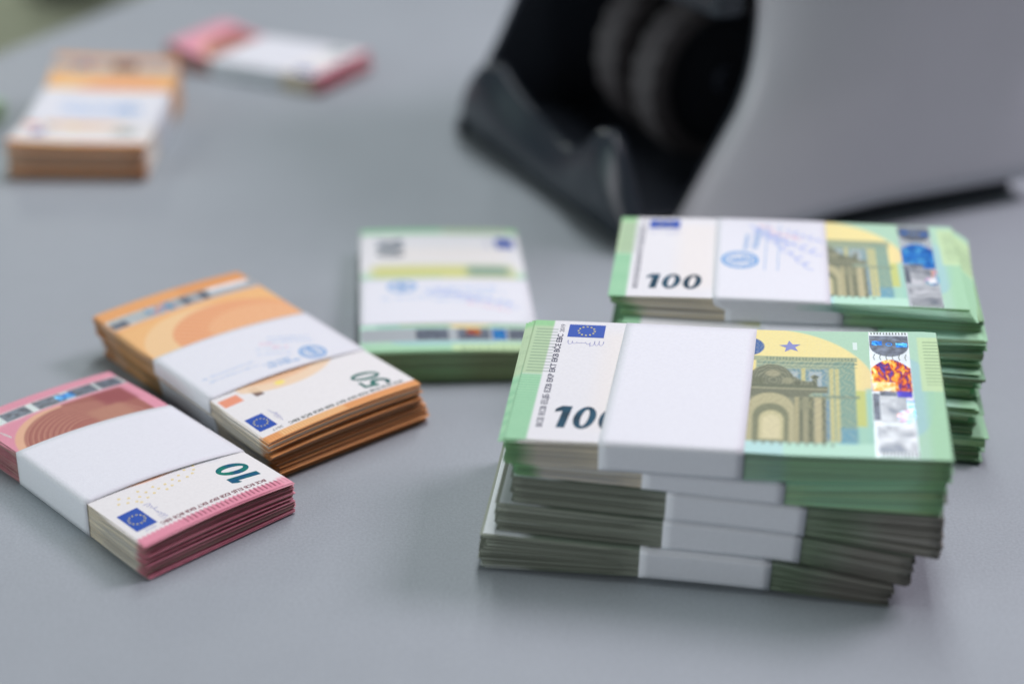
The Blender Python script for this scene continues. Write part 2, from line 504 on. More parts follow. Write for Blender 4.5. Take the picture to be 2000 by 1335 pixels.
def paint50(U, V):
    p = Paint(U, V, P(228, 229, 226))
    m = 1 - ss(U, 4.2, 5.0)
    p.put(m, P(228, 164, 102))
    p.put(m * box_mask(U, V, 0.8, 6, 38, 70, .6), P(240, 200, 140))
    p.lines(m * ss(U, .7, 1.2), V / 1.35, P(206, 138, 84), .6, .35)
    p.put(box_mask(U, V, 33.8, 40, 66.5, 75.6, .3), P(230, 152, 120))
    p.put(box_mask(U, V, 32.8, 40, 57, 61, .4), P(118, 98, 90))
    p.put(disc_mask(U, V, 58, 42, 26, 33, .03) * (1 - ss(V, 64, 66)), P(234, 208, 172), .9)
    p.put(disc_mask(U, V, 60, 42, 22, 30, .03), P(230, 184, 140), .7)
    p.put(disc_mask(U, V, 36.5, 47, 1.6, 2.4, .3), P(240, 226, 110), .9)
    p.put(ss(U, 66, 78), P(233, 186, 126))
    p.put(disc_mask(U, V, 92, 42, 26, 34, .02) * ss(U, 70, 80), P(234, 200, 150))
    p.put(disc_mask(U, V, 92, 30, 23, 32, .02) * ss(U, 70, 80), P(229, 166, 116))
    p.put(disc_mask(U, V, 90, 22, 16, 24, .03) * ss(U, 70, 80), P(236, 190, 138), .85)
    rr = np.hypot((U - 92) * 1.25, V - 34)
    p.lines(disc_mask(U, V, 92, 30, 23, 32, .02) * ss(U, 76, 80), rr / 2.6, P(216, 140, 92), .6, .4)
    p.lines(disc_mask(U, V, 92, 30, 23, 32, .02) * ss(U, 76, 80), (U - V) / 5, P(238, 196, 160), .4, .35)
    p.put(ss(U, 116, 119), P(232, 180, 118))
    p.put(ss(U, 119, 121) * (1 - ss(U, 130, 132)), P(232, 196, 166), .8)
    p.put(ss(U, 130, 132), P(230, 172, 112))
    p.put(ss(U, 130, 132) * box_mask(U, V, 128, 141, -2, 36, 1), P(222, 158, 100), .8)
    p.lines(ss(U, 131, 132), V / 1.5, P(206, 142, 88), .45, .35)
    return p.c


def paint_reverse_edge(U, V):
    """greyed edge colour of worn packs"""
    p = Paint(U, V, np.array((.355, .395, .325)))
    p.put(box_mask(U, V, 92, 118, -9, 99, 4), np.array((.20, .32, .19)), .6)
    p.put(ss(U, 122, 130), np.array((.36, .345, .31)), .8)
    return p.c


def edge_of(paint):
    """ink soaked note edges, darkened also for shade between sheets: paler print turns creamy, strong print turns deep"""
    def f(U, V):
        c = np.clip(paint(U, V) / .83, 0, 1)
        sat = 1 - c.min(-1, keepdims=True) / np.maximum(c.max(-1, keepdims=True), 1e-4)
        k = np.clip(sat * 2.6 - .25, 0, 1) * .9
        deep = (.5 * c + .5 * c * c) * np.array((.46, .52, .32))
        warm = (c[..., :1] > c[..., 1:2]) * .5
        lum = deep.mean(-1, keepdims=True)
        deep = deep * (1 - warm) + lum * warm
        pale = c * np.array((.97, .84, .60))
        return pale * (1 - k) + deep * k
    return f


KIND = {
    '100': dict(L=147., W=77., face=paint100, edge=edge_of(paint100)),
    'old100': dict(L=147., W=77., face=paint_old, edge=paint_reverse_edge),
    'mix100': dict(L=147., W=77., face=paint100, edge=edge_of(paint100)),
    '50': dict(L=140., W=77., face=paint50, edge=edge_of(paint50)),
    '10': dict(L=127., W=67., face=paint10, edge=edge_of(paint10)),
}


# ------------------------------------------------------------------ text and shapes in note millimetres
def text_mesh(body, size, offset=0.0, shear=0.0):
    cu = bpy.data.curves.new("t", 'FONT')
    cu.body = body
    cu.size = size
    cu.offset = offset
    cu.shear = shear
    cu.resolution_u = 3
    o = bpy.data.objects.new("t", cu)
    COL.objects.link(o)
    dg = bpy.context.evaluated_depsgraph_get()
    me = bpy.data.meshes.new_from_object(o.evaluated_get(dg))
    v = np.array([x.co[:2] for x in me.vertices]).reshape(-1, 2)
    f = [tuple(p.vertices) for p in me.polygons]
    bpy.data.objects.remove(o)
    bpy.data.curves.remove(cu)
    bpy.data.meshes.remove(me)
    return v, f


def ring_poly(cx, cy, rx, ry, tx, ty, n=40, shear=0.):
    vs, fs = [], []
    for i in range(n):
        a = 2 * math.pi * i / n
        for k in (0, 1):
            x = (rx - k * tx) * math.cos(a)
            y = (ry - k * ty) * math.sin(a)
            vs.append((cx + x + shear * y, cy + y))
    for i in range(n):
        j = (i + 1) % n
        fs.append((2 * i, 2 * j, 2 * j + 1, 2 * i + 1))
    return vs, fs


def star_poly(cx, cy, r, rot=0., q=.40):
    vs = [(cx, cy)]
    for i in range(10):
        a = math.pi / 2 + rot + i * math.pi / 5
        k = r if i % 2 == 0 else r * q
        vs.append((cx + k * math.cos(a), cy + k * math.sin(a)))
    return vs, [(0, 1 + i, 1 + (i + 1) % 10) for i in range(10)]


def rect_grid(u0, u1, v0, v1, step=2.):
    nu, nv = max(1, int((u1 - u0) / step)), max(1, int((v1 - v0) / step))
    vs = [(u0 + (u1 - u0) * i / nu, v0 + (v1 - v0) * j / nv) for i in range(nu + 1) for j in range(nv + 1)]
    return vs, [tuple(f) for f in grid_faces(nu, nv)]


def ribbon(pts, w):
    vs, fs = [], []
    if len(pts) == 2 and math.dist(pts[0], pts[1]) > 2.5:
        k = int(math.dist(pts[0], pts[1]) / 1.2) + 1
        pts = [(pts[0][0] + (pts[1][0] - pts[0][0]) * i / k, pts[0][1] + (pts[1][1] - pts[0][1]) * i / k) for i in range(k + 1)]
    n = len(pts)
    for i, (x, y) in enumerate(pts):
        a = pts[max(0, i - 1)]
        b = pts[min(n - 1, i + 1)]
        dx, dy = b[0] - a[0], b[1] - a[1]
        l = math.hypot(dx, dy) or 1
        nx, ny = -dy / l * w / 2, dx / l * w / 2
        vs += [(x + nx, y + ny), (x - nx, y - ny)]
    for i in range(n - 1):
        fs.append((2 * i, 2 * i + 1, 2 * i + 3, 2 * i + 2))
    return vs, fs


def merge(parts):
    V, Fc = [], []
    for v, f in parts:
        o = len(V)
        V += [tuple(x) for x in v]
        Fc += [tuple(i + o for i in q) for q in f]
    return V, Fc


def blob(cu, cv, ru, rv, n=20):
    return [(cu + ru * math.cos(2 * math.pi * i / n), cv + rv * math.sin(2 * math.pi * i / n)) for i in range(n)], [tuple(range(n))]


def refine(V, Fc, limit=1.6):
    """split long print shapes so that they follow the bent paper"""
    bm = bmesh.new()
    vs = [bm.verts.new((x, y, 0)) for x, y in V]
    for f in Fc:
        try:
            bm.faces.new([vs[i] for i in f])
        except ValueError:
            pass
    for _ in range(4):
        long = [e for e in bm.edges if e.calc_length() > limit]
        if not long:
            break
        bmesh.ops.triangulate(bm, faces=[f for f in bm.faces if len(f.verts) > 4])
        long = [e for e in bm.edges if e.calc_length() > limit]
        bmesh.ops.subdivide_edges(bm, edges=long, cuts=1, use_grid_fill=True)
    bmesh.ops.triangulate(bm, faces=[f for f in bm.faces if len(f.verts) > 4])
    bm.verts.index_update()
    uv = np.array([v.co[:2] for v in bm.verts]).reshape(-1, 2)
    ff = [tuple(v.index for v in f.verts) for f in bm.faces]
    bm.free()
    return uv, ff


def zero_glyph(x, y, w, h, t, shear=.12):
    return ring_poly(x + w / 2, y + h / 2, w / 2, h / 2, t, t * .72, 44, shear)


def one_glyph(x, y, w, h, t, shear=.12):
    cy = y + h / 2
    pts = [(x + w - t, y), (x + w, y), (x + w, y + h), (x + w - t * .9, y + h), (x + w - t, y + h * .74), (x, y + h * .66), (x, y + h * .80), (x + w - t, y + h)]
    vs = [(x + w - t, y), (x + w, y), (x + w, y + h), (x + w - t, y + h), (x + w - t, y + h * .76), (x, y + h * .70), (x, y + h * .86), (x + w - t * 1.25, y + h)]
    fs = [(0, 1, 2, 3), (4, 3, 7, 6, 5)]
    return [(a + shear * (b - cy), b) for a, b in vs], fs


def five_glyph(x, y, w, h, t, shear=.12):
    cy = y + h / 2
    parts = []
    parts.append(([(x + w * .16, y + h - t * .8), (x + w * .95, y + h - t * .8), (x + w * .95, y + h), (x + w * .16, y + h)], [(0, 1, 2, 3)]))
    parts.append(([(x + w * .10, y + h * .46), (x + w * .10 + t * .85, y + h * .50), (x + w * .16 + t * .8, y + h - t * .8), (x + w * .16, y + h)], [(0, 1, 2, 3)]))
    pts = []
    for i in range(19):
        a = math.radians(140 - 290 * i / 18)
        pts.append((x + w * .47 + (w * .5 - t / 2) * math.cos(a), y + h * .33 + (h * .33 - t * .4) * math.sin(a)))
    parts.append(ribbon(pts, t))
    V, Fc = merge(parts)
    return [(a + shear * (b - cy), b) for a, b in V], Fc


def flag_parts(pk, parent, u0, u1, v0, v1):
    fo = pk.decal("flag_emblem", [rect_grid(u0, u1, v0, v1)], M['flag'], parent, .05)
    cu, cv = (u0 + u1) / 2, (v0 + v1) / 2
    R = (v1 - v0) * .345
    pk.decal("star_ring", [star_poly(cu + R * math.sin(math.radians(30 * i)), cv + R * math.cos(math.radians(30 * i)), (v1 - v0) * .068) for i in range(12)], M['star'], parent, .09)
    return fo


def signature(pk, parent, u0, v0, length, h, seed=1):
    r = random.Random(seed)
    pts = []
    n = 90
    for i in range(n):
        t = i / (n - 1)
        a = t * 2 * math.pi * 8.5
        amp = h * (.35 + .3 * math.sin(t * 7 + seed)) * (1.5 if .55 < t < .72 else 1)
        pts.append((u0 + length * t + .42 * math.cos(a) * length / 16, v0 + amp * math.sin(a) - (h * .8 if .60 < t < .66 else 0)))
    return pk.decal("signature", [ribbon(pts, .26)], M['sig'], parent, .05)


def lettering(pk, parent, body, size, u0, v0, length, mat, offset=.0):
    """vertical line of letters, read from the numeral up to the flag"""
    v, f = text_mesh(body, size, offset)
    w = v[:, 0].max() - v[:, 0].min()
    k = length / w
    x = (v[:, 0] - v[:, 0].min()) * k
    y = v[:, 1]
    uv = np.stack([u0 - y, v0 + x], -1)
    return pk.decal("bank_lettering", [(uv, f)], mat, parent, .05)


# ------------------------------------------------------------------ packs of banknotes
class Pack:
    def __init__(self, kind, x, y, yaw, sl=1., sw=1., top=None, bot=None, bend=None, band=None, band_skew=0.,
                 n=48, seed=1, shu=((0, 0), (1, 0)), shv=((0, 0), (1, 0)), gaps_l=1., gaps_r=1., jit=(.35, .25), worn=.06,
                 res=.8, rot=((0, 0), (1, 0)), cream=.35, cream_top=None, split_l=None):
        k = KIND[kind]
        self.kind, self.L, self.W, self.face, self.edge = kind, k['L'], k['W'], k['face'], k['edge']
        self.x, self.y, self.yaw = x, y, math.radians(yaw)
        self.sl, self.sw, self.topf, self.botf = sl, sw, top, bot
        self.bend = bend
        self.band, self.band_skew = band, band_skew
        self.n, self.res, self.jit, self.worn = n, res, jit, worn
        self.rng = np.random.default_rng(seed)
        self.cream = cream
        self.cream_top = cream_top
        self.shu, self.shv, self.rotp = np.array(shu, float), np.array(shv, float), np.array(rot, float)
        def cum(g):
            w = self.rng.uniform(.55, 1.2, n) + (self.rng.random(n) < .10) * self.rng.uniform(.8, 2.6, n) * g
            if split_l and g is gaps_l:
                w[int(split_l[0] * n)] += split_l[1]
            c = np.concatenate([[0], np.cumsum(w)])
            return c / c[-1]
        self.cl, self.cr = cum(gaps_l), cum(gaps_r)
        self.cu = np.linspace(0, 1, n + 1)
        z0 = 0.
        self.root = None

    def open(self, name, zbase):
        self.zbase = zbase
        self.root = empty(name, (self.x * MM, self.y * MM, zbase * MM), self.yaw)
        return self.root

    def smap(self, s, U):
        """even at the band, uneven where the ends spring apart"""
        b0, b1 = self.band
        wl = ss(b0 - U, 0, b0) if b0 > 1 else 0 * U
        wr = ss(U - b1, 0, self.L - b1)
        base = s
        sl = np.interp(s, self.cu, self.cl)
        sr = np.interp(s, self.cu, self.cr)
        return base + wl * (sl - base) + wr * (sr - base)

    def map(self, U, V, s, lift=0.):
        """note millimetres -> local metres (relative to the root)"""
        U, V = np.asarray(U, float), np.asarray(V, float)
        s = np.asarray(s, float) + 0 * U
        du = np.interp(s, self.shu[:, 0], self.shu[:, 1])
        dv = np.interp(s, self.shv[:, 0], self.shv[:, 1])
        th = np.radians(np.interp(s, self.rotp[:, 0], self.rotp[:, 1]))
        lu = (U - self.L / 2) * self.sl
        lv = (V - self.W / 2) * self.sw
        lu, lv = lu * np.cos(th) - lv * np.sin(th) + du, lu * np.sin(th) + lv * np.cos(th) + dv
        zt, zb = self.topf(U, V), self.botf(U, V)
        ss_ = self.smap(s, U)
        z = zb + (zt - zb) * ss_ + lift
        return np.stack([lu * MM, lv * MM, (z - self.zbase) * MM], -1)

    def sheet_grid(self, s0, s1, nu, nv, du=0., dv=0., th=0., tint=1., face=None, cream=0.):
        L, W = self.L, self.W
        u = np.linspace(0, L, nu + 1)
        v = np.linspace(0, W, nv + 1)
        U, V = np.meshgrid(u, v, indexing='ij')
        c, s_ = math.cos(math.radians(th)), math.sin(math.radians(th))
        def at(s):
            p = self.map(U, V, s)
            q = p.copy()
            x, y = p[..., 0], p[..., 1]
            xc = ((self.band[0] + self.band[1]) / 2 - L / 2) * self.sl * MM
            hold = 1 - .85 * ss(U, self.band[0] - 14, self.band[0] - 1) * (1 - ss(U, self.band[1] + 1, self.band[1] + 14))
            q[..., 0] = (x - xc) * c - y * s_ + xc + du * MM
            q[..., 1] = (x - xc) * s_ + y * c + dv * MM * hold
            return q
        T, B = at(s1).reshape(-1, 3), at(s0).reshape(-1, 3)
        fcol = (face or self.face)(U, V).reshape(-1, 3) * tint
        # rim
        idx = [i * (nv + 1) for i in range(nu + 1)] + [nu * (nv + 1) + j for j in range(1, nv + 1)] + \
              [i * (nv + 1) + nv for i in range(nu - 1, -1, -1)] + [j for j in range(nv - 1, 0, -1)]
        idx = np.array(idx)
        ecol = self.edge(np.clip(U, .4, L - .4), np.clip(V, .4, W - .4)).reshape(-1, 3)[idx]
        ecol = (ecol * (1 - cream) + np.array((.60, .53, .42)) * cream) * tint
        nT = len(T)
        verts = np.concatenate([T, B, T[idx], B[idx]])
        cols = np.concatenate([fcol, fcol, ecol, ecol])
        f1 = grid_faces(nu, nv)
        f2 = grid_faces(nu, nv, nT, True)
        m = len(idx)
        i = np.arange(m)
        j = (i + 1) % m
        o = 2 * nT
        f3 = np.stack([o + i, o + m + i, o + m + j, o + j], -1)
        return verts, np.concatenate([f1, f2, f3]), np.clip(cols, 0, 1)

    def build_sheets(self, nu=30, nv=6, skip_top=1, mats=None):
        VV, FF, CC, off = [], [], [], 0
        n = self.n
        cu = cv = 0.
        layer = 1.
        for k in range(n - skip_top):
            if self.rng.random() < .28:
                layer = 1 + self.worn * self.rng.uniform(-.95, .6)
            if self.rng.random() < .12:
                cu, cv = self.rng.normal(0, self.jit[0] * 1.3), self.rng.normal(0, self.jit[1] * 1.2)
            s0 = k / n
            s1 = (k + self.rng.uniform(.45, .92)) / n
            v, f, c = self.sheet_grid(s0, s1, nu, nv, cu + self.rng.normal(0, self.jit[0]), cv + self.rng.normal(0, self.jit[1]),
                                      self.rng.normal(0, .08), layer * (1 - self.worn * 2.6 * self.rng.random() + self.worn * .8), face=paint_reverse_edge if self.kind == 'old100' else None, cream=self.cream * (.3 + .7 * self.rng.random() ** 1.3) if k < .58 * n or not self.cream_top else self.cream_top * self.rng.uniform(.6, 1))
            VV.append(v)
            FF.append(f + off)
            CC.append(c)
            off += len(v)
        o = mesh_obj("note_sheets", np.concatenate(VV), np.concatenate(FF), M['sheet'], self.root, np.concatenate(CC))
        o["kind"] = "stuff"
        return o

    def build_single(self, s, du=0., dv=0., th=0., step=2.5, tint=1., face=None, label=None):
        """one banknote that sticks out of the pack"""
        v, f, c = self.sheet_grid(s, s + .6 / self.n, int(self.L / step), int(self.W / step), du, dv, th, tint, face)
        o = mesh_obj("banknote", v, f, M['note'], self.root, c)
        if label:
            o["label"] = label
        return o

    def build_top(self):
        nu, nv = int(self.L / self.res), int(self.W / self.res)
        s0 = (self.n - .9) / self.n
        v, f, c = self.sheet_grid(s0, 1.0, nu, nv)
        o = mesh_obj("top_note", v, f, M['note'], self.root, c, smooth=False)
        self.top = o
        return o

    def decal(self, name, parts, mat, parent, lift):
        uv, Fc = refine(*merge(parts))
        p = self.map(uv[:, 0], uv[:, 1], 1.0, lift)
        return mesh_obj(name, p, Fc, mat, parent)

    def band_z(self, U, V, side):
        return None

    def build_band(self, lift=.28, sag=0., extra=0., crease=True):
        b0, b1 = self.band
        W = self.W
        nu = 14
        prof = []
        r = 1.0
        nt = 26
        # loop in (v, s-ish): top going +v, then side, bottom, side
        for i in range(nt + 1):
            prof.append((W * i / nt, 'top'))
        side = 6
        us = np.linspace(0, 1, nu + 1)
        rows = []
        for t in us:
            top, bot, near, far = [], [], [], []
            vv = np.linspace(0, W, nt + 1)
            uu = b0 + (b1 - b0) * t + self.band_skew * (.5 - vv / W)
            bow = extra * (1 - (2 * vv / W - 1) ** 2)
            pt = self.map(uu, vv, 1.0, lift)
            pt[:, 2] += bow * MM
            pb = self.map(uu, vv, 0.0, -lift * .6)
            edge = .34 * MM
            ring = []
            # top
            a = pt.copy()
            a[0, 1] -= edge
            a[-1, 1] += edge
            a[0, 2] -= .08 * MM
            a[-1, 2] -= .08 * MM
            ring += [x for x in a]
            for q in range(1, side):
                f = q / side
                x = pt[-1] * (1 - f) + pb[-1] * f
                sm = self.map(uu[-1:], vv[-1:], 1 - f)[0]
                x[0], x[1] = sm[0], sm[1] + edge * 1.05
                ring.append(x)
            b = pb.copy()
            b[0, 1] -= edge
            b[-1, 1] += edge
            ring += [x for x in b[::-1]]
            for q in range(1, side):
                f = q / side
                x = pb[0] * (1 - f) + pt[0] * f
                sm = self.map(uu[:1], vv[:1], f)[0]
                x[0], x[1] = sm[0], sm[1] - edge * 1.05
                ring.append(x)
            rows.append(np.array(ring))
        rows = np.array(rows)
        nr = rows.shape[1]
        inner = rows.copy()
        cen = rows.mean(1, keepdims=True)
        d = rows - cen
        inner = rows - np.sign(d) * np.array([0, .14, .14]) * MM
        verts = np.concatenate([rows.reshape(-1, 3), inner.reshape(-1, 3)])
        faces = []
        N1 = (nu + 1) * nr
        for i in range(nu):
            for j in range(nr):
                k = (j + 1) % nr
                a_, b_, c_, d_ = i * nr + j, (i + 1) * nr + j, (i + 1) * nr + k, i * nr + k
                faces.append((a_, b_, c_, d_))
                faces.append((N1 + d_, N1 + c_, N1 + b_, N1 + a_))
        for i in (0, nu):
            for j in range(nr):
                k = (j + 1) % nr
                q = (i * nr + j, i * nr + k, N1 + i * nr + k, N1 + i * nr + j)
                faces.append(q if i == 0 else q[::-1])
        o = mesh_obj("paper_band", verts, np.array(faces), M['band'], self.root, smooth=False)
        self.bandlift = lift
        self.bandextra = extra
        self.bando = o
        return o

    def band_decal(self, name, parts, mat, lift=.06):
        uv, Fc = refine(*merge(parts))
        p = self.map(uv[:, 0], uv[:, 1], 1.0, self.bandlift + lift)
        p[:, 2] += self.bandextra * (1 - (2 * uv[:, 1] / self.W - 1) ** 2) * MM
        return mesh_obj(name, p, Fc, mat, self.bando)


def curve(us, zs):
    """smooth height profile along the note"""
    us, zs = np.array(us, float), np.array(zs, float)
    def f(U):
        U = np.asarray(U, float)
        i = np.clip(np.searchsorted(us, U) - 1, 0, len(us) - 2)
        t = np.clip((U - us[i]) / (us[i + 1] - us[i]), 0, 1)
        m = np.gradient(zs, us)
        h = us[i + 1] - us[i]
        return (2 * t ** 3 - 3 * t ** 2 + 1) * zs[i] + (t ** 3 - 2 * t ** 2 + t) * h * m[i] + (-2 * t ** 3 + 3 * t ** 2) * zs[i + 1] + (t ** 3 - t ** 2) * h * m[i + 1]
    return f


def plane_top(pk_yaw, z, tx, ty, L, W, sl, sw):
    """a plane tilted in world x / y, as a function of note millimetres"""
    tx, ty = math.tan(math.radians(tx)), math.tan(math.radians(ty))
    c, s = math.cos(math.radians(pk_yaw)), math.sin(math.radians(pk_yaw))
    def f(U, V):
        lu, lv = (U - L / 2) * sl, (V - W / 2) * sw
        return z + tx * (c * lu - s * lv) + ty * (s * lu + c * lv)
    return f


def oval(cu, cv, ru, rv, w, n=36, rot=0.):
    pts = []
    for i in range(n + 1):
        a = 2 * math.pi * i / n
        x, y = ru * math.cos(a), rv * math.sin(a)
        pts.append((cu + x * math.cos(rot) - y * math.sin(rot), cv + x * math.sin(rot) + y * math.cos(rot)))
    return ribbon(pts, w)


def scribble(u0, v0, u1, v1, amp, waves, w, seed=0):
    r = random.Random(seed)
    n = waves * 8
    dx, dy = u1 - u0, v1 - v0
    l = math.hypot(dx, dy)
    nx, ny = -dy / l, dx / l
    pts = []
    am = amp
    for i in range(n + 1):
        t = i / n
        if i % 8 == 0:
            am = amp * r.uniform(.4, 1.2)
        a = 2 * math.pi * waves * t
        k = am * math.sin(a)
        back = .35 * l / waves * math.cos(a)
        pts.append((u0 + dx * t + nx * k + dx / l * back, v0 + dy * t + ny * k + dy / l * back))
    return ribbon(pts, w)


def ticks(u0, v0, u1, v1, h, w, seed=0, pitch=1.0):
    """a line of small illegible stamped letters"""
    r = random.Random(seed)
    l = math.hypot(u1 - u0, v1 - v0)
    dx, dy = (u1 - u0) / l, (v1 - v0) / l
    nx, ny = -dy, dx
    out, x = [], 0.
    while x < l:
        k = r.random()
        a, b = (0, h) if k < .6 else (0, h * .65)
        if r.random() < .14:
            x += pitch * .9
            continue
        sl = r.uniform(-.3, .3) * h
        out.append(ribbon([(u0 + dx * x + nx * a, v0 + dy * x + ny * a), (u0 + dx * (x + sl * .4) + nx * b, v0 + dy * (x + sl * .4) + ny * b)], w))
        if r.random() < .6:
            m = r.choice((0, .5, 1)) * b
            out.append(ribbon([(u0 + dx * x + nx * m, v0 + dy * x + ny * m), (u0 + dx * (x + pitch * .7) + nx * m, v0 + dy * (x + pitch * .7) + ny * m)], w))
        x += pitch * r.uniform(.8, 1.2)
    return merge(out)


def stamp_on(pk, cu, cv, R, dirv=1, lines=(), seed=3, faded=False):
    """round blue bank stamp with blurred lines of writing and pen strokes"""
    parts = [oval(cu, cv, R, R, R * .16), oval(cu, cv, R * .70, R * .70, R * .06)]
    for i in range(14):
        a = 2 * math.pi * i / 14
        parts.append(ribbon([(cu + R * .76 * math.cos(a), cv + R * .76 * math.sin(a)), (cu + R * .9 * math.cos(a + .1), cv + R * .9 * math.sin(a + .1))], R * .1))
    parts.append(scribble(cu - R * .5, cv - R * .15, cu + R * .5, cv + R * .15, R * .35, 4, R * .12, seed))
    pk.band_decal("ink_stamp", parts, M['stamp_soft'] if faded else M['stamp'])


def add_details_100(pk, flag=True, text=True, num=True, holo=True):
    t = pk.top
    if flag:
        flag_parts(pk, t, 13.2, 26.8, 65.8, 74.6)
        signature(pk, t, 13.5, 62, 14, 2.6, 2)
    if text:
        lettering(pk, t, "BCE ECB ЕЦБ EZB EKP EKT EKB BĊE EBC", 3.0, 11.6, 7.5, 60.0, M['txt_green'], .06)
        lettering(pk, t, "2019", 2.4, 11.6, 69.0, 5.4, M['txt_green'], .0)
    if num:
        pk.decal("value_numeral", [one_glyph(14.6, 7.6, 5.4, 13, 2.9), zero_glyph(21.8, 7.4, 7.6, 13.4, 2.5), zero_glyph(30.6, 7.4, 7.6, 13.4, 2.5)], M['num100'], t, .05)


# =============================================================== SETTING
def slab(name, poly, z0, z1, mat):
    n = len(poly)
    verts = [(x * MM, y * MM, z1 * MM) for x, y in poly] + [(x * MM, y * MM, z0 * MM) for x, y in poly]
    faces = [tuple(range(n)), tuple(range(2 * n - 1, n - 1, -1))] + [(i, n + i, n + (i + 1) % n, (i + 1) % n) for i in range(n)]
    return mesh_obj(name, verts, faces, mat)


table = slab("table_top", [(-700, 200), (900, 200), (900, 1900), (-83, 1900), (-372, 1105)], -28, 0, M['table'])
tag(table, kind="structure")
fl = slab("floor", [(-6000, -3000), (6000, -3000), (6000, 8000), (-6000, 8000)], -800, -740, M['floor'])
tag(fl, kind="structure")


# =============================================================== THE FRONT STACK OF HUNDREDS
FY = -7.5


def stack_pack(name, kind, x, y, yaw, s0, s1, tops, bots, bandu, far, zroot, **kw):
    """a pack of the leaning stacks: heights along its near edge (left, band, band, right) that grow towards the far edge"""
    L = KIND[kind]['L']
    sl = (s1 - s0) / L
    c = (s0 + s1) / 2
    ya = math.radians(yaw)
    xx, yy = x + c * math.cos(ya), y + c * math.sin(ya)
    us = [0, bandu[0], bandu[1], L]
    ft, fb = curve(us, tops), curve(us, bots)
    W = KIND[kind]['W']
    def top(U, V):
        return ft(U) * (1 + far * V / W)
    def bot(U, V):
        return np.maximum(fb(U) * (1 + far * V / W), .35)
    pk = Pack(kind, xx, yy, yaw, sl, kw.pop('sw', 1.0), top, bot, band=bandu, **kw)
    pk.open(name, zroot)
    return pk


G1 = "banknote packs piled in the front stack"
pE = stack_pack("banknote_pack", 'old100', 67.7, 506.8, -6.8, -72.3, 71.0, (15.2, 13.8, 12.9, 7.9), (.9, 2.8, 2.4, .6), (57.5, 105), .16, .4,
                n=76, seed=11, cream=.06, jit=(.5, .35), worn=.22, gaps_l=2.2, gaps_r=1.5)
tag(pE.root, "worn grey-green pack of banknotes lying on the table at the bottom of the front stack", "banknote pack", G1)
pE.build_sheets(); pE.build_top(); pE.build_band(.12)
pE.decal("value_numeral", [ribbon([(6, 17), (9, 14)], 1.1), ribbon([(7.5, 13), (7, 4)], 1.3)], M['txt_olive'], pE.top, .05)
pE.build_single(.12, -.9, -.3, .15, tint=1.0)
pE.build_single(.30, -.5, -.5, .1, tint=1.0)
pE.build_single(.02, .9, -.6, -.1, tint=1.05)

pD = stack_pack("banknote_pack", 'old100', 71, 508.6, -7.3, -69.8, 75.2, (26.8, 25.2, 23.8, 20.0), (15.5, 14.5, 13.6, 8.2), (59.0, 108), .16, 13,
                n=76, seed=12, cream=.06, jit=(.5, .3), worn=.22, gaps_l=1.6, gaps_r=1.4)
tag(pD.root, "worn grey-green pack, second from the bottom of the front stack, right end drooping", "banknote pack", G1)
pD.build_sheets(); pD.build_top(); pD.build_band(.12)
pD.build_single(.78, -1.0, .2, .1, tint=1.05)
pD.build_single(.40, -.6, -.4, .0, tint=.95)

pC = stack_pack("banknote_pack", 'old100', 74, 508.6, -7.6, -68.0, 80.4, (37.8, 36.6, 35.6, 37.2), (27.4, 26.2, 24.8, 20.6), (53.5, 101.5), .16, 24,
                n=80, seed=13, cream=.06, jit=(.35, .3), worn=.22, gaps_l=1.0, gaps_r=1.4)
tag(pC.root, "thick worn grey-green pack in the middle of the front stack", "banknote pack", G1)
pC.build_sheets(); pC.build_top(); pC.build_band(.12)

pB = stack_pack("banknote_pack", '100', 77, 508.4, -7.8, -70.0, 76.2, (42.6, 43.2, 44.4, 50.4), (38.4, 37.6, 36.6, 37.8), (44.5, 94.0), .165, 36,
                n=64, seed=14, jit=(.35, .3), worn=.18, gaps_l=.8, gaps_r=2.6, res=1.5)
tag(pB.root, "green pack, second from the top of the front stack, pale slip at its right end", "banknote pack", G1)
pB.build_sheets(); pB.build_top(); pB.build_band(.12)

pA = stack_pack("banknote_pack", '100', 78.3, 508.4, -8.0, -75.3, 75.6, (52.9, 54.4, 56.1, 60.5), (43.2, 44.2, 45.4, 51.0), (33.0, 81.5), .16, 43,
                n=76, seed=15, jit=(.3, .25), worn=.17, gaps_l=.8, gaps_r=2.0, res=.33, sw=1.022, band_skew=-2.5,
                rot=((0, .7), (.90, .35), (.975, .05), (1, 0)))
tag(pA.root, "top pack of the front stack, blank white band, sharp flag, glittering hologram", "banknote pack", G1)
pA.build_sheets(40, 8); pA.build_top(); pA.build_band(.16, extra=.15)
add_details_100(pA)


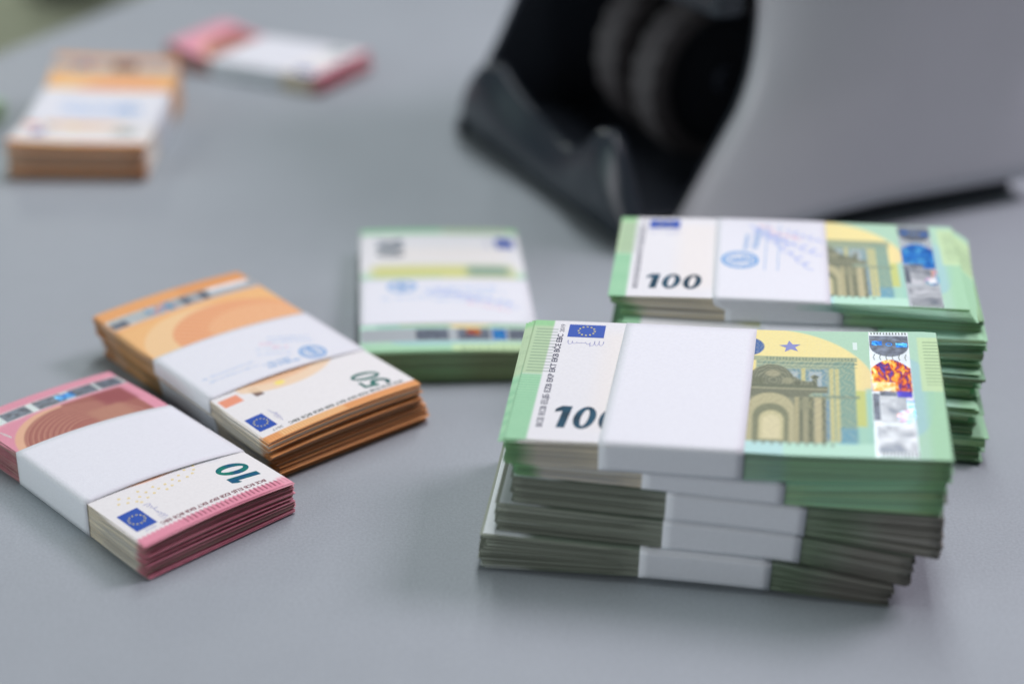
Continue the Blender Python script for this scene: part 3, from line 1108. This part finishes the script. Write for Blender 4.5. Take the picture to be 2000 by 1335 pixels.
def holo_strip_100(pk, rich=True):
    t = pk.top
    pk.decal("hologram_strip", [rect_grid(123, 137, .3, 76.7, 1.5)], M['silver'], t, .04)
    # dark cap with bright bar
    cap = []
    for i in range(13):
        a = math.pi * i / 12
        cap.append((130 - 6.8 * math.cos(a), 67.5 - 7 * math.sin(a)))
    cap = [(123.2, 74.2)] + cap + [(136.8, 74.2)]
    pk.decal("hologram_patch", [(cap, [tuple(range(len(cap)))])], M['silver_dark'], t, .08)
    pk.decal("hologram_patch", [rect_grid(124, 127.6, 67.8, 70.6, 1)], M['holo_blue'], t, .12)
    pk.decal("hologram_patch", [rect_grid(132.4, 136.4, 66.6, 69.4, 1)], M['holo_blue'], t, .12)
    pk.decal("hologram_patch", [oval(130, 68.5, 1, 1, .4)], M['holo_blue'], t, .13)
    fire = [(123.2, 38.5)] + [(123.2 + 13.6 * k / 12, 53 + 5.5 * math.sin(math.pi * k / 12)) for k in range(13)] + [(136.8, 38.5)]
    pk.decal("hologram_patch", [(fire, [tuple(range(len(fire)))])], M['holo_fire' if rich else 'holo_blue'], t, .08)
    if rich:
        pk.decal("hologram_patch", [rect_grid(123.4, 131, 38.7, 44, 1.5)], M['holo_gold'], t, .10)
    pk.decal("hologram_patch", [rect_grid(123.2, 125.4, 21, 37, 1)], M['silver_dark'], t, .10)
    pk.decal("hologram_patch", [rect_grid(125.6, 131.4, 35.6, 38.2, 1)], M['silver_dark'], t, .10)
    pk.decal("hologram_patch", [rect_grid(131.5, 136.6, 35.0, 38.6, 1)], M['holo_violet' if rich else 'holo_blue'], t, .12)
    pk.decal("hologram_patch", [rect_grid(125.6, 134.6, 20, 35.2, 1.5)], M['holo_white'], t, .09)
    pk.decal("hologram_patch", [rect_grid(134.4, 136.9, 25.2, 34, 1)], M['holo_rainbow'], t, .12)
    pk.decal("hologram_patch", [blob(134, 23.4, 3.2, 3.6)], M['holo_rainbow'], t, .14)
    pk.decal("hologram_patch", [blob(134.4, 23.6, 1.9, 2.3)], M['holo_painted_glint'], t, .17)  # painted glint over the rainbow patch
    pk.decal("hologram_patch", [rect_grid(124, 136.6, 3, 18, 1.5)], M['holo_white'], t, .09)
    pk.decal("engraved_line", [ribbon([(124 + 1.1 * i, 75), (124 + 1.1 * i, 76.4)], .45) for i in range(12)] +
             [ribbon([(125 + 1.15 * i, .5), (125 + 1.15 * i, 3.0)], .45) for i in range(11)] +
             [ribbon([(124.6 + 2.2 * i, 58), (124.2 + 2.2 * i, 60), (124.8 + 2.2 * i, 62)], .3) for i in range(6)], M['line_dark'], t, .1)['kind'] = 'stuff'


holo_strip_100(pA)
pA.decal("star_emblem", [star_poly(95, 66, 4.1, .12, .42)], M['star_blue'], pA.top, .05)
pA.decal("pale_box", [rect_grid(117.2, 118.8, 64.5, 69.5, 1)], M['line_pale'], pA.top, .05)
# notes that step out at the far left corner and at the right end
for i, (s, du, th) in enumerate(((.955, -1.3, .25), (.93, -2.2, .55), (.90, -2.9, .8))):
    pA.build_single(s, du, -.2, th)
pA.build_single(.45, 1.2, .3, .1)
pB.build_single(.55, 1.4, .2, -.15, face=paint_old, label="pale note edge at the right end")
pB.build_single(.35, 1.9, .2, -.2, face=paint_old)

# =============================================================== THE BACK STACK OF HUNDREDS
G2 = "banknote packs piled in the back stack"
qE = stack_pack("banknote_pack", '100', 115, 608.0, -6.6, -66, 81.5, (12.0, 12.0, 12.4, 12.6), (.4, .4, .4, .4), (40, 90), .06, .4,
                n=30, seed=21, rot=((0, .9), (.25, -.9), (.5, .7), (.75, -.8), (1, .2)), jit=(.9, .3), worn=.20, gaps_r=5.0, res=1.6)
tag(qE.root, "green pack lying on the table at the bottom of the stack behind", "banknote pack", G2)
qD = stack_pack("banknote_pack", '100', 115, 611.0, -7.9, -68, 78.2, (24.0, 24.0, 24.4, 24.6), (12.4, 12.4, 12.8, 13.0), (40, 90), .06, 12,
                n=30, seed=22, rot=((0, .9), (.25, -.9), (.5, .7), (.75, -.8), (1, .2)), jit=(1.0, .3), worn=.20, gaps_r=5.0, res=1.6)
tag(qD.root, "green pack with loosely fanned ends, second from the bottom of the stack behind", "banknote pack", G2)
qC = stack_pack("banknote_pack", '100', 115, 617.5, -7.0, -67, 79.6, (34.6, 34.8, 35.8, 36.0), (24.4, 24.4, 24.8, 25.0), (40, 90), .06, 24,
                n=30, seed=23, rot=((0, .9), (.25, -.9), (.5, .7), (.75, -.8), (1, .2)), jit=(1.0, .3), worn=.20, gaps_r=5.0, res=1.6)
tag(qC.root, "green pack in the middle of the stack behind", "banknote pack", G2)
qB = stack_pack("banknote_pack", '100', 116, 623, -7.5, -66, 79.2, (44.2, 45.4, 47.6, 49.2), (35.0, 35.2, 36.2, 36.4), (57, 105), .07, 35,
                n=34, seed=24, rot=((0, .9), (.25, -.9), (.5, .7), (.75, -.8), (1, .2)), jit=(.9, .3), worn=.20, gaps_r=5.0, res=1.6)
tag(qB.root, "green pack directly under the stamped pack of the stack behind", "banknote pack", G2)
for q in (qE, qD, qC, qB):
    q.build_sheets(); q.build_top(); q.build_band(.2)
    for k in range(3):
        q.build_single(.2 + .28 * k, random.uniform(.8, 1.8), 0, random.uniform(-.3, .1), step=4)
qA = stack_pack("banknote_pack", '100', 116.6, 629.4, -7.2, -73.0, 73.2, (53.2, 55.6, 57.4, 59.2), (45.2, 45.9, 48.0, 49.6), (43.2, 91.5), .085, 45,
                n=48, seed=25, jit=(.3, .25), worn=.16, gaps_l=.6, gaps_r=2.2, res=.55, shu=((0, 5.8), (.52, 5.6), (.60, 1.2), (1, 0)))
tag(qA.root, "stamped top pack of the stack behind, its right end fanned out", "banknote pack", G2)
qA.build_sheets(40, 8); qA.build_top(); qA.build_band(.25, extra=.3)
add_details_100(qA)
holo_strip_100(qA, False)
for i, (s, du, th) in enumerate(((.95, 1.0, -.7), (.90, 2.0, -1.4), (.84, 2.8, -2.1), (.76, 3.8, -2.6), (.66, 4.6, -2.9))):
    qA.build_single(s, du, -.2, th, step=3)
stamp_on(qA, 54, 35, 7.4)
qA.band_decal("stamp_lettering", [scribble(56, 45, 57, 60, 1.0, 6, .5, 4), scribble(60, 46, 62, 66, 1.2, 7, .55, 5), ribbon([(64.5, 26), (66, 72)], .28), ribbon([(70, 26), (71.5, 72)], .28)], M['stamp'])
qA.band_decal("pen_writing", [scribble(60, 66, 88, 44, 3.2, 7, .5, 6), scribble(66, 60, 84, 30, 2.6, 6, .5, 7), scribble(74, 66, 90, 56, 2, 5, .45, 8), ribbon([(58, 70), (76, 52)], .7)], M['stamp_pen'])
qA.band_decal("red_stamp", [scribble(67, 64, 80, 58, 1.3, 4, .7, 9), scribble(62, 70, 68, 68, 1.0, 3, .6, 10)], M['stamp_red'])


# =============================================================== THE LONE GREEN PACK TURNED ENDWISE
def flat_pack(name, kind, x, y, yaw, sl, sw, z, tx, ty, band, ends=(0, 0), arch=.8, zb_end=(.5, .5), **kw):
    L, W = KIND[kind]['L'], KIND[kind]['W']
    pl = plane_top(yaw, z, tx, ty, L, W, sl, sw)
    def top(U, V):
        e0 = ss(band[0] - U, 0, band[0]) * ends[0]
        e1 = ss(U - band[1], 0, L - band[1]) * ends[1]
        return pl(U, V) + e0 + e1 + arch * (1 - (2 * V / W - 1) ** 2) - arch * .3
    def bot(U, V):
        return .4 + 0 * U + ss(band[0] - U, 0, band[0]) * zb_end[0] + ss(U - band[1], 0, L - band[1]) * zb_end[1]
    pk = Pack(kind, x, y, yaw, sl, sw, top, bot, band=band, **kw)
    pk.open(name, .4)
    return pk


pM = flat_pack("banknote_pack", '100', -33.1, 692, -84.7, .987, 1.034, 14.6, -.44, -.96, (67, 120), ends=(0, -.2), n=44, seed=31, cream=.6, res=.8, jit=(.3, .25), gaps_r=1.0, worn=.16)
tag(pM.root, "single green pack turned endwise between the orange pack and the two stacks", "banknote pack")
pM.build_sheets(); pM.build_top(); pM.build_band(.25, extra=.2)
add_details_100(pM, text=False)
pM.decal("hologram_strip", [rect_grid(124, 137, .3, 76.7, 2)], M['silver'], pM.top, .04)
pM.decal("hologram_patch", [rect_grid(125, 136, 24, 38, 2)], M['silver_dark'], pM.top, .08)
for v0, v1 in ((42, 56), (64, 72)):
    pM.decal("hologram_patch", [rect_grid(125, 136, v0, v1, 2)], M['silver_dark'], pM.top, .08)
pM.decal("hologram_patch", [rect_grid(125, 136, 57, 63, 2)], M['holo_blue'], pM.top, .08)
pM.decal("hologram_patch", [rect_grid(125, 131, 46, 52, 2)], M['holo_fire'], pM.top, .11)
stamp_on(pM, 77, 19, 6.2, faded=False)
pM.band_decal("stamp_lettering", [ticks(82, 28, 80, 62, 3, .6, 4, 1.6), ticks(88, 28, 86, 66, 3, .55, 5, 1.6), ticks(94, 34, 96, 68, 2.6, .5, 6, 1.5), ticks(92, 10, 91, 32, 2.2, .45, 7, 1.4)], M['stamp_soft'])
pM.band_decal("pen_writing", [scribble(80, 34, 100, 70, 2.6, 8, .5, 6), scribble(84, 30, 92, 56, 2.2, 7, .45, 7)], M['stamp_pen'])
pM.band_decal("red_stamp", [ticks(98, 48, 106, 66, 3, .7, 9, 1.6)], M['stamp_red'])

# =============================================================== THE ORANGE FIFTIES
pF = flat_pack("banknote_pack", '50', -111.3, 607.6, 132.0, .991, .968, 20.6, -.29, 1.49, (41.5, 86.5), ends=(.6, .2), arch=1.4, zb_end=(.2, .2),
               n=84, seed=41, cream=.7, cream_top=.9, split_l=(.57, 4.5), res=.45, jit=(.5, .3), gaps_l=4.5, gaps_r=1.2, shv=((0, -4.0), (.45, -3.0), (.6, -.4), (1, 0)), shu=((0, 1.0), (.5, 1.6), (.6, .2), (1, 0)), worn=.14, band_skew=-3.5)
tag(pF.root, "orange pack with a blue round stamp on its band, leaning against the pink pack", "banknote pack")
pF.build_sheets(40, 8); pF.build_top(); pF.build_band(.3, extra=.8)
t = pF.top
flag_parts(pF, t, 9, 20.5, 67, 75.3)
signature(pF, t, 10, 63.5, 11, 1.8, 5)
lettering(pF, t, "BCE ECB ЕЦБ EZB EKP EKT ESB EKB BĊE EBC", 2.5, 7.4, 5, 58, M['txt_olive'], .06)
lettering(pF, t, "2017", 2.0, 7.4, 66, 5, M['txt_olive'])
pF.decal("value_numeral", [five_glyph(8.2, 9, 6.6, 13, 2.0), zero_glyph(15.4, 8.8, 7, 13.2, 2.0)], M['num50'], t, .05)
pF.decal("hologram_strip", [rect_grid(121.5, 130.5, .3, 76.7, 2)], M['silver'], t, .04)
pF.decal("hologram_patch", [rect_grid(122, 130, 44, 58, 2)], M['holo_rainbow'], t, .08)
pF.decal("hologram_patch", [rect_grid(122, 130, 26, 40, 2)], M['silver_dark'], t, .08)
pF.decal("hologram_patch", [rect_grid(121.5, 127, 69, 76.5, 2)], M['silver_dark'], t, .08)
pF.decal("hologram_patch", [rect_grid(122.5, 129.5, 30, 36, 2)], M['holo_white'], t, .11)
pF.decal("hologram_patch", [rect_grid(126.6, 130.4, 3, 24, 2)], M['holo_painted_glint'], t, .11)  # bright streak of reflection painted on the foil
for s, du, dv, th in ((.82, -.8, .6, .3), (.70, -1.2, .9, .5), (.56, .8, -1.6, -.3), (.40, -.6, -.4, .2)):
    pF.build_single(s, du, dv, th)
stamp_on(pF, 49, 21, 5.6)
pF.band_decal("stamp_lettering", [ticks(47.5, 45, 46, 30, 1.9, .42, 4, 1.1), ticks(50.5, 45, 49, 33, 1.9, .42, 5, 1.1)], M['stamp'])
pF.band_decal("stamp_text_lines", [ticks(54, 70, 52, 46, 1.2, .22, 6, .9), ticks(57.5, 71, 56, 47, 1.2, .22, 7, .9), ticks(60, 42, 53, 30, 1.3, .26, 8, .9), ticks(64, 40, 56, 27, 1.3, .26, 9, .9), ticks(67, 32, 58, 14, 1.5, .30, 10, .9), ticks(70, 30, 62, 14, 1.5, .30, 11, .9)], M['stamp_soft'])
pF.band_decal("red_stamp", [ticks(61, 33, 58, 28, 2.2, .55, 9, 1.4), ticks(67, 36, 64, 31, 2.2, .5, 12, 1.4)], M['stamp_red'])

# =============================================================== THE PINK TENS
pT = flat_pack("banknote_pack", '10', -149.0, 532.4, 135.5, 1.001, .969, 14.2, -.54, -.54, (34.5, 85), ends=(.2, -1.6), arch=1.3, zb_end=(.3, .2),
               n=80, seed=51, cream=.75, res=.36, jit=(.35, .3), gaps_l=1.6, gaps_r=1.6, worn=.12, band_skew=-6.5)
tag(pT.root, "pink pack with a blank white band at the front left corner of the table", "banknote pack")
pT.build_sheets(40, 8); pT.build_top(); pT.build_band(.3, extra=.7)
t = pT.top
flag_parts(pT, t, 9.3, 22.6, 55.4, 64.2)
signature(pT, t, 9.5, 51.5, 13, 2.2, 7)
lettering(pT, t, "BCE ECB ЕЦБ EZB EKP EKT EKB BĊE EBC", 2.5, 8.4, 7.5, 47.5, M['txt_red'], .06)
lettering(pT, t, "2014", 2.0, 8.4, 57.0, 4.6, M['sig'])
pT.decal("value_numeral", [one_glyph(11.6, 5.8, 4.6, 13.2, 3.0, .1), zero_glyph(17.8, 5.6, 8.6, 13.4, 2.7, .1)], M['num10'], t, .05)
dots = []
rr = random.Random(5)
for (u, v) in ((31, 24), (29, 26), (33, 27), (28, 29), (31, 31), (27.5, 33), (30, 34.5), (26.5, 37), (29, 38.5), (25.5, 40), (28, 42), (30.5, 43), (26.5, 45), (29, 47), (25.5, 48.5),
               (31.5, 49), (28, 50.5), (26, 53), (30, 54), (27.5, 56), (32, 57), (29, 59), (24.5, 52), (33.5, 22.5)):
    dots.append(oval(u, v, .42, .42, .28, 10))
pT.decal("dot_ring", dots, M['dot'], t, .05)
pT.decal("hologram_strip", [rect_grid(112.5, 121, .3, 66.7, 2)], M['silver'], t, .04)
pT.decal("hologram_patch", [rect_grid(113, 120.5, 45, 57, 2)], M['silver_dark'], t, .08)
for v0, v1 in ((2, 12), (29, 42), (14, 25)):
    pT.decal("hologram_patch", [rect_grid(113, 120.5, v0, v1, 2)], M['silver_dark'], t, .09)
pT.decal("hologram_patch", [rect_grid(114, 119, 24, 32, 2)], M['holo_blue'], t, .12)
pT.decal("pale_lettering", [scribble(100, 62.5, 107, 63.5, .5, 7, .3, 3)], M['line_pale'], t, .05)
pT.build_single(.03, -.9, .4, .3)
pT.build_single(.5, -.5, .5, -.2)
pT.build_single(.72, .6, .2, .3)

# =============================================================== THE BLURRED PACKS BEHIND
pG = flat_pack("banknote_pack", '50', -255.3, 927.5, 93.0, 1.018, 1.005, 21.5, -1.6, 2.41, (44, 98), ends=(4.0, 8.0), arch=-.6, n=40, seed=61, cream=.6, cream_top=.8, res=1.1, jit=(.6, .3), gaps_l=2.5, worn=.14)
tag(pG.root, "orange pack far back at the left with its bright edge facing the front", "banknote pack")
pG.build_sheets(); pG.build_top(); pG.build_band(.3)
t = pG.top
flag_parts(pG, t, 16, 27, 60, 68)
pG.decal("value_numeral", [five_glyph(20, 9, 6.6, 13, 2.0), zero_glyph(27.4, 8.8, 7, 13.2, 2.0)], M['num50'], t, .05)
pG.decal("hologram_strip", [rect_grid(121, 132, .3, 76.7, 2)], M['silver'], t, .04)
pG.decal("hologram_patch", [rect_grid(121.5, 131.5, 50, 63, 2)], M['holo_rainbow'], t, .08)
pG.decal("hologram_patch", [rect_grid(121.5, 131.5, 24, 40, 2)], M['silver_dark'], t, .08)
pG.band_decal("stamp_lettering", [scribble(60, 26, 62, 60, 3, 12, 1.2, 4), scribble(70, 22, 72, 62, 3, 12, 1.2, 5)], M['stamp_soft'])
stamp_on(pG, 66, 20, 7)

pH = flat_pack("banknote_pack", '10', -175.0, 1083.0, 153.6, .99, .996, 13.0, 1.2, .38, (30, 90), ends=(.2, 7.0), arch=.4, n=36, seed=62, cream=.7, res=1.2, jit=(.5, .3), worn=.12)
tag(pH.root, "pink pack farthest back, lying behind the orange one", "banknote pack")
pH.build_sheets(); pH.build_top(); pH.build_band(.3)
t = pH.top
flag_parts(pH, t, 9.3, 22.6, 55.4, 64.2)
pH.decal("value_numeral", [one_glyph(11.6, 5.8, 4.6, 13.2, 3.0, .1), zero_glyph(17.8, 5.6, 8.6, 13.4, 2.7, .1)], M['num10'], t, .05)

pI = flat_pack("banknote_pack", '100', -404.5, 940, -14, 1., 1., 14.5, 0, 0, (52, 100), n=36, seed=63, res=1.6, jit=(.5, .3), worn=.1)
tag(pI.root, "green pack just showing at the left border beside the far orange pack", "banknote pack")
pI.build_sheets(); pI.build_top(); pI.build_band(.3)

# =============================================================== THE COUNTING MACHINE
C0 = np.array([66., 745., 0.])
AX = np.array([-.45, .893, 0.])
BX = np.array([.893, .45, 0.])
AX /= np.linalg.norm(AX)
BX /= np.linalg.norm(BX)
MZ = math.atan2(BX[1], BX[0])
mach = empty("banknote_counter", tuple(C0 * MM), MZ)        # local x = depth, local y = along the front, z up
tag(mach, "grey banknote counting machine with a black front tray standing behind the stacks", "counting machine")
WID = 236.
profile = [(30, 4), (35, 8.5), (41.3, 15.3), (49.5, 28.8), (58.1, 43.4), (65.2, 55.5), (71.9, 67.1), (75.6, 77), (78, 86), (79.7, 97), (80.4, 107.6), (80.2, 117), (79, 126.4), (75, 145), (68, 166), (55, 192)]
prof = np.array(profile, float)


def shell(side):
    """outer shell of one side: rounded front edge running into a flat flank"""
    cols = [(4, 37), (.8, 34.5)]
    for k in range(15):
        t = (k / 14) ** 1.7
        cols.append((92 * t, 32 * (1 - math.sqrt(1 - (1 - t) ** 2))))
    cols += [(125, -.3), (160, -.5), (215, -.5), (250, 2), (262, 9), (266, 20)]
    V, Fc = [], []
    n = len(prof)
    for (b, a) in cols:
        for (pb, pz) in prof:
            w = min(1, max(0, (b - 25) / 80.0))
            pz2 = pz * (1 - w) + (12 + (pz - 4) * (240 - 12) / (192 - 4.0)) * w
            x = pb + b if b < 150 else (pb + b) * (1 - (b - 150) / 116) + (266) * ((b - 150) / 116)
            if pz == prof[0][1] and w > 0:
                a_in, pz2 = a + 12 * w, pz2 - 1.5 * w
            else:
                a_in = a
            y = a_in if side < 0 else WID - a_in
            V.append((x * MM, y * MM, pz2 * MM))
    for i in range(len(cols) - 1):
        for j in range(n - 1):
            f = (i * n + j, (i + 1) * n + j, (i + 1) * n + j + 1, i * n + j + 1)
            Fc.append(f if side < 0 else f[::-1])
    o = mesh_obj("side_shell", V, Fc, M['body'], mach, smooth=True)
    return o


shell(-1)


def box(name, x0, x1, y0, y1, z0, z1, mat, parent, bev=2.):
    bm = bmesh.new()
    bmesh.ops.create_cube(bm, size=1)
    for v in bm.verts:
        v.co = Vector(((x0 + x1) / 2 + v.co.x * (x1 - x0), (y0 + y1) / 2 + v.co.y * (y1 - y0), (z0 + z1) / 2 + v.co.z * (z1 - z0))) * MM
    if bev:
        bmesh.ops.bevel(bm, geom=bm.edges[:], offset=bev * MM, segments=3, profile=.5, affect='EDGES')
    me = bpy.data.meshes.new(name)
    bm.to_mesh(me)
    bm.free()
    me.materials.append(mat)
    o = bpy.data.objects.new(name, me)
    COL.objects.link(o)
    o.parent = parent
    return o


def cheek(y, th):
    """dark inner wall behind the shell's front edge"""
    pts = [(x + 2.0, z) for x, z in profile] + [(178, 192), (178, 4)]
    n = len(pts)
    V = [(x * MM, y * MM, z * MM) for x, z in pts] + [(x * MM, (y + th) * MM, z * MM) for x, z in pts]
    Fc = [tuple(range(n)), tuple(range(2 * n - 1, n - 1, -1))] + [(i, n + i, n + (i + 1) % n, (i + 1) % n) for i in range(n)]
    return mesh_obj("inner_cheek", V, Fc, M['black'], mach)


cheek(35, 5)
far_profile = [(-3, 3), (-3.5, 7), (.4, 14.3), (7.3, 28.4), (15.9, 43.8), (26.1, 62.2), (36.1, 83.6), (45, 106), (50, 130), (50, 192)]
near_profile, profile = profile, far_profile
cheek(WID - 11, 6)
profile = near_profile
box("base_plinth", 50, 258, 16, WID - 5, 1.0, 9.0, M['black_matt'], mach, 1.5)
box("top_cover", 56, 264, 4, WID - 4, 186, 240, M['body'], mach, 5)
box("rear_panel", 258, 266, 12, WID - 12, 8, 236, M['body'], mach, 2)
box("tray_floor", 10, 176, 36, WID - 8, 9.5, 14, M['black'], mach, 1)
box("back_plate", 172, 178, 36, WID - 8, 12, 190, M['black_matt'], mach, 1)
hb = box("upper_bar", 56, 76, 36, WID - 10, 116, 150, M['lip'], mach, 5)
# a drooping guide flap under the bar
flap = []
for i in range(9):
    for j in range(9):
        yy = 120 + 60 * i / 8
        zz = 128 - (22 * math.sin(math.pi * i / 8) ** .8) * j / 8
        xx = 58 - 6 * math.sin(math.pi * i / 8) + 3 * j / 8
        flap.append((xx * MM, yy * MM, zz * MM))
o = mesh_obj("guide_flap", flap, grid_faces(8, 8), M['lip'], mach, smooth=True)

# front lip of the tray with its finger notch
lip_top = [(234, 14), (231, 30), (222, 42), (208, 52), (195, 57), (184, 56), (172, 50), (155, 43), (135, 37.5), (115, 35), (98, 35), (86, 38.5), (77, 44), (70, 50.5), (64, 55.5), (57, 58.5), (50, 58.5), (44, 55), (38, 47), (31, 34), (24, 20), (16, 8)]
V, Fc = [], []
rows = 10
nl = len(lip_top)
for (a, zt) in lip_top:
    for j in range(rows + 1):
        f = j / rows
        z = zt * (1 - f) + 5.0 * f
        bulge = -7.5 * math.sin(math.pi * min(1, f * 1.05)) * min(1, zt / 50.0) - 2 * f
        scoop = 5.0 * math.exp(-((a - 135) / 34.0) ** 2) * math.exp(-((f - .22) / .26) ** 2)
        ends = 3 * (max(0, abs(a - 125) - 85) / 30.0) ** 2
        V.append(((6 + bulge + scoop + ends) * MM, a * MM, z * MM))
for i in range(nl - 1):
    for j in range(rows):
        a_ = i * (rows + 1) + j
        Fc.append((a_, a_ + 1, a_ + rows + 2, a_ + rows + 1))
V = np.array(V)
n0 = len(V)
back = V.copy()
back[:, 0] += 6 * MM
V2 = np.concatenate([V, back])
Fc += [tuple(n0 + i for i in f[::-1]) for f in Fc]
for i in range(nl - 1):
    a_, b_ = i * (rows + 1), (i + 1) * (rows + 1)
    Fc.append((a_, b_, n0 + b_, n0 + a_))
    a_, b_ = a_ + rows, b_ + rows
    Fc.append((b_, a_, n0 + a_, n0 + b_))
lip = mesh_obj("tray_lip", V2, Fc, M['lip'], mach, smooth=True)


def tube_ring(V, Fc, y0, y1, cx, cz, r0, r1, n=40):
    o = len(V)
    for i in range(n):
        a = 2 * math.pi * i / n
        for yy, r in ((y0, r1), (y1, r1), (y1, r0), (y0, r0)):
            V.append(((cx + r * math.cos(a)) * MM, yy * MM, (cz + r * math.sin(a)) * MM))
    for i in range(n):
        j = (i + 1) % n
        for q in range(4):
            k = (q + 1) % 4
            Fc.append((o + 4 * i + q, o + 4 * i + k, o + 4 * j + k, o + 4 * j + q))


def stacker_wheel(y, w, cx, cz, R):
    """stacker wheel: soft grey rim of trailing fingers round a dark drum"""
    V, Fc = [], []
    tube_ring(V, Fc, y + 2, y + w - 2, cx, cz, 8, R * .78)
    o = mesh_obj("stacker_wheel", V, Fc, M['black_matt'], mach)
    V, Fc = [], []
    tube_ring(V, Fc, y, y + w, cx, cz, R * .785, R * .93, 64)
    mesh_obj("rim", V, Fc, M['wheel'], o)
    nb = 22
    for k in range(nb):
        a0 = 2 * math.pi * k / nb
        pts = []
        for i in range(9):
            t = i / 8
            r = R * .92 + R * .08 * t
            a = a0 + .42 * t
            pts.append((r * math.cos(a), r * math.sin(a)))
        vs, fs = ribbon(pts, 1.8)
        m = len(vs)
        V3 = [((cx + x) * MM, (y + 1) * MM, (cz + z) * MM) for x, z in vs] + [((cx + x) * MM, (y + w - 1) * MM, (cz + z) * MM) for x, z in vs]
        F3 = list(fs) + [tuple(i + m for i in f[::-1]) for f in fs]
        for i in range(8):
            for q in (0, 1):
                a_, b_ = 2 * i + q, 2 * i + 2 + q
                F3.append((a_, b_, b_ + m, a_ + m) if q else (b_, a_, a_ + m, b_ + m))
        F3.append((16, 17, 17 + m, 16 + m))
        mesh_obj("finger", V3, F3, M['wheel'], o)
    hv, hf = [], []
    tube_ring(hv, hf, y - 3, y + w + 3, cx, cz, 3, 7.8, 24)
    mesh_obj("hub", hv, hf, M['black'], o)
    return o


stacker_wheel(152, 26, 116, 62, 50)
stacker_wheel(108, 26, 116, 58, 50)

# =============================================================== BEYOND THE TABLE EDGE
bn = empty("waste_bin", (-1.23, 4.22, -.74))
tag(bn, "dark waste bin standing on the floor beyond the far left table edge", "bin")


def turned(name, prof_, mat, parent, n=28):
    V, Fc = [], []
    for r, z in prof_:
        for i in range(n):
            t = 2 * math.pi * i / n
            V.append((r * math.cos(t), r * math.sin(t), z))
    for k in range(len(prof_) - 1):
        for i in range(n):
            j = (i + 1) % n
            Fc.append((k * n + i, k * n + j, k * n + n + j, k * n + n + i))
    return mesh_obj(name, V, Fc, mat, parent, smooth=True)


turned("bin_body", [(.001, .004), (.09, .004), (.095, .012), (.12, .30), (.116, .30), (.09, .02), (.001, .016)], M['chair'], bn)
turned("bin_rim", [(.121, .298), (.127, .30), (.127, .312), (.117, .312), (.117, .302)], M['black'], bn)
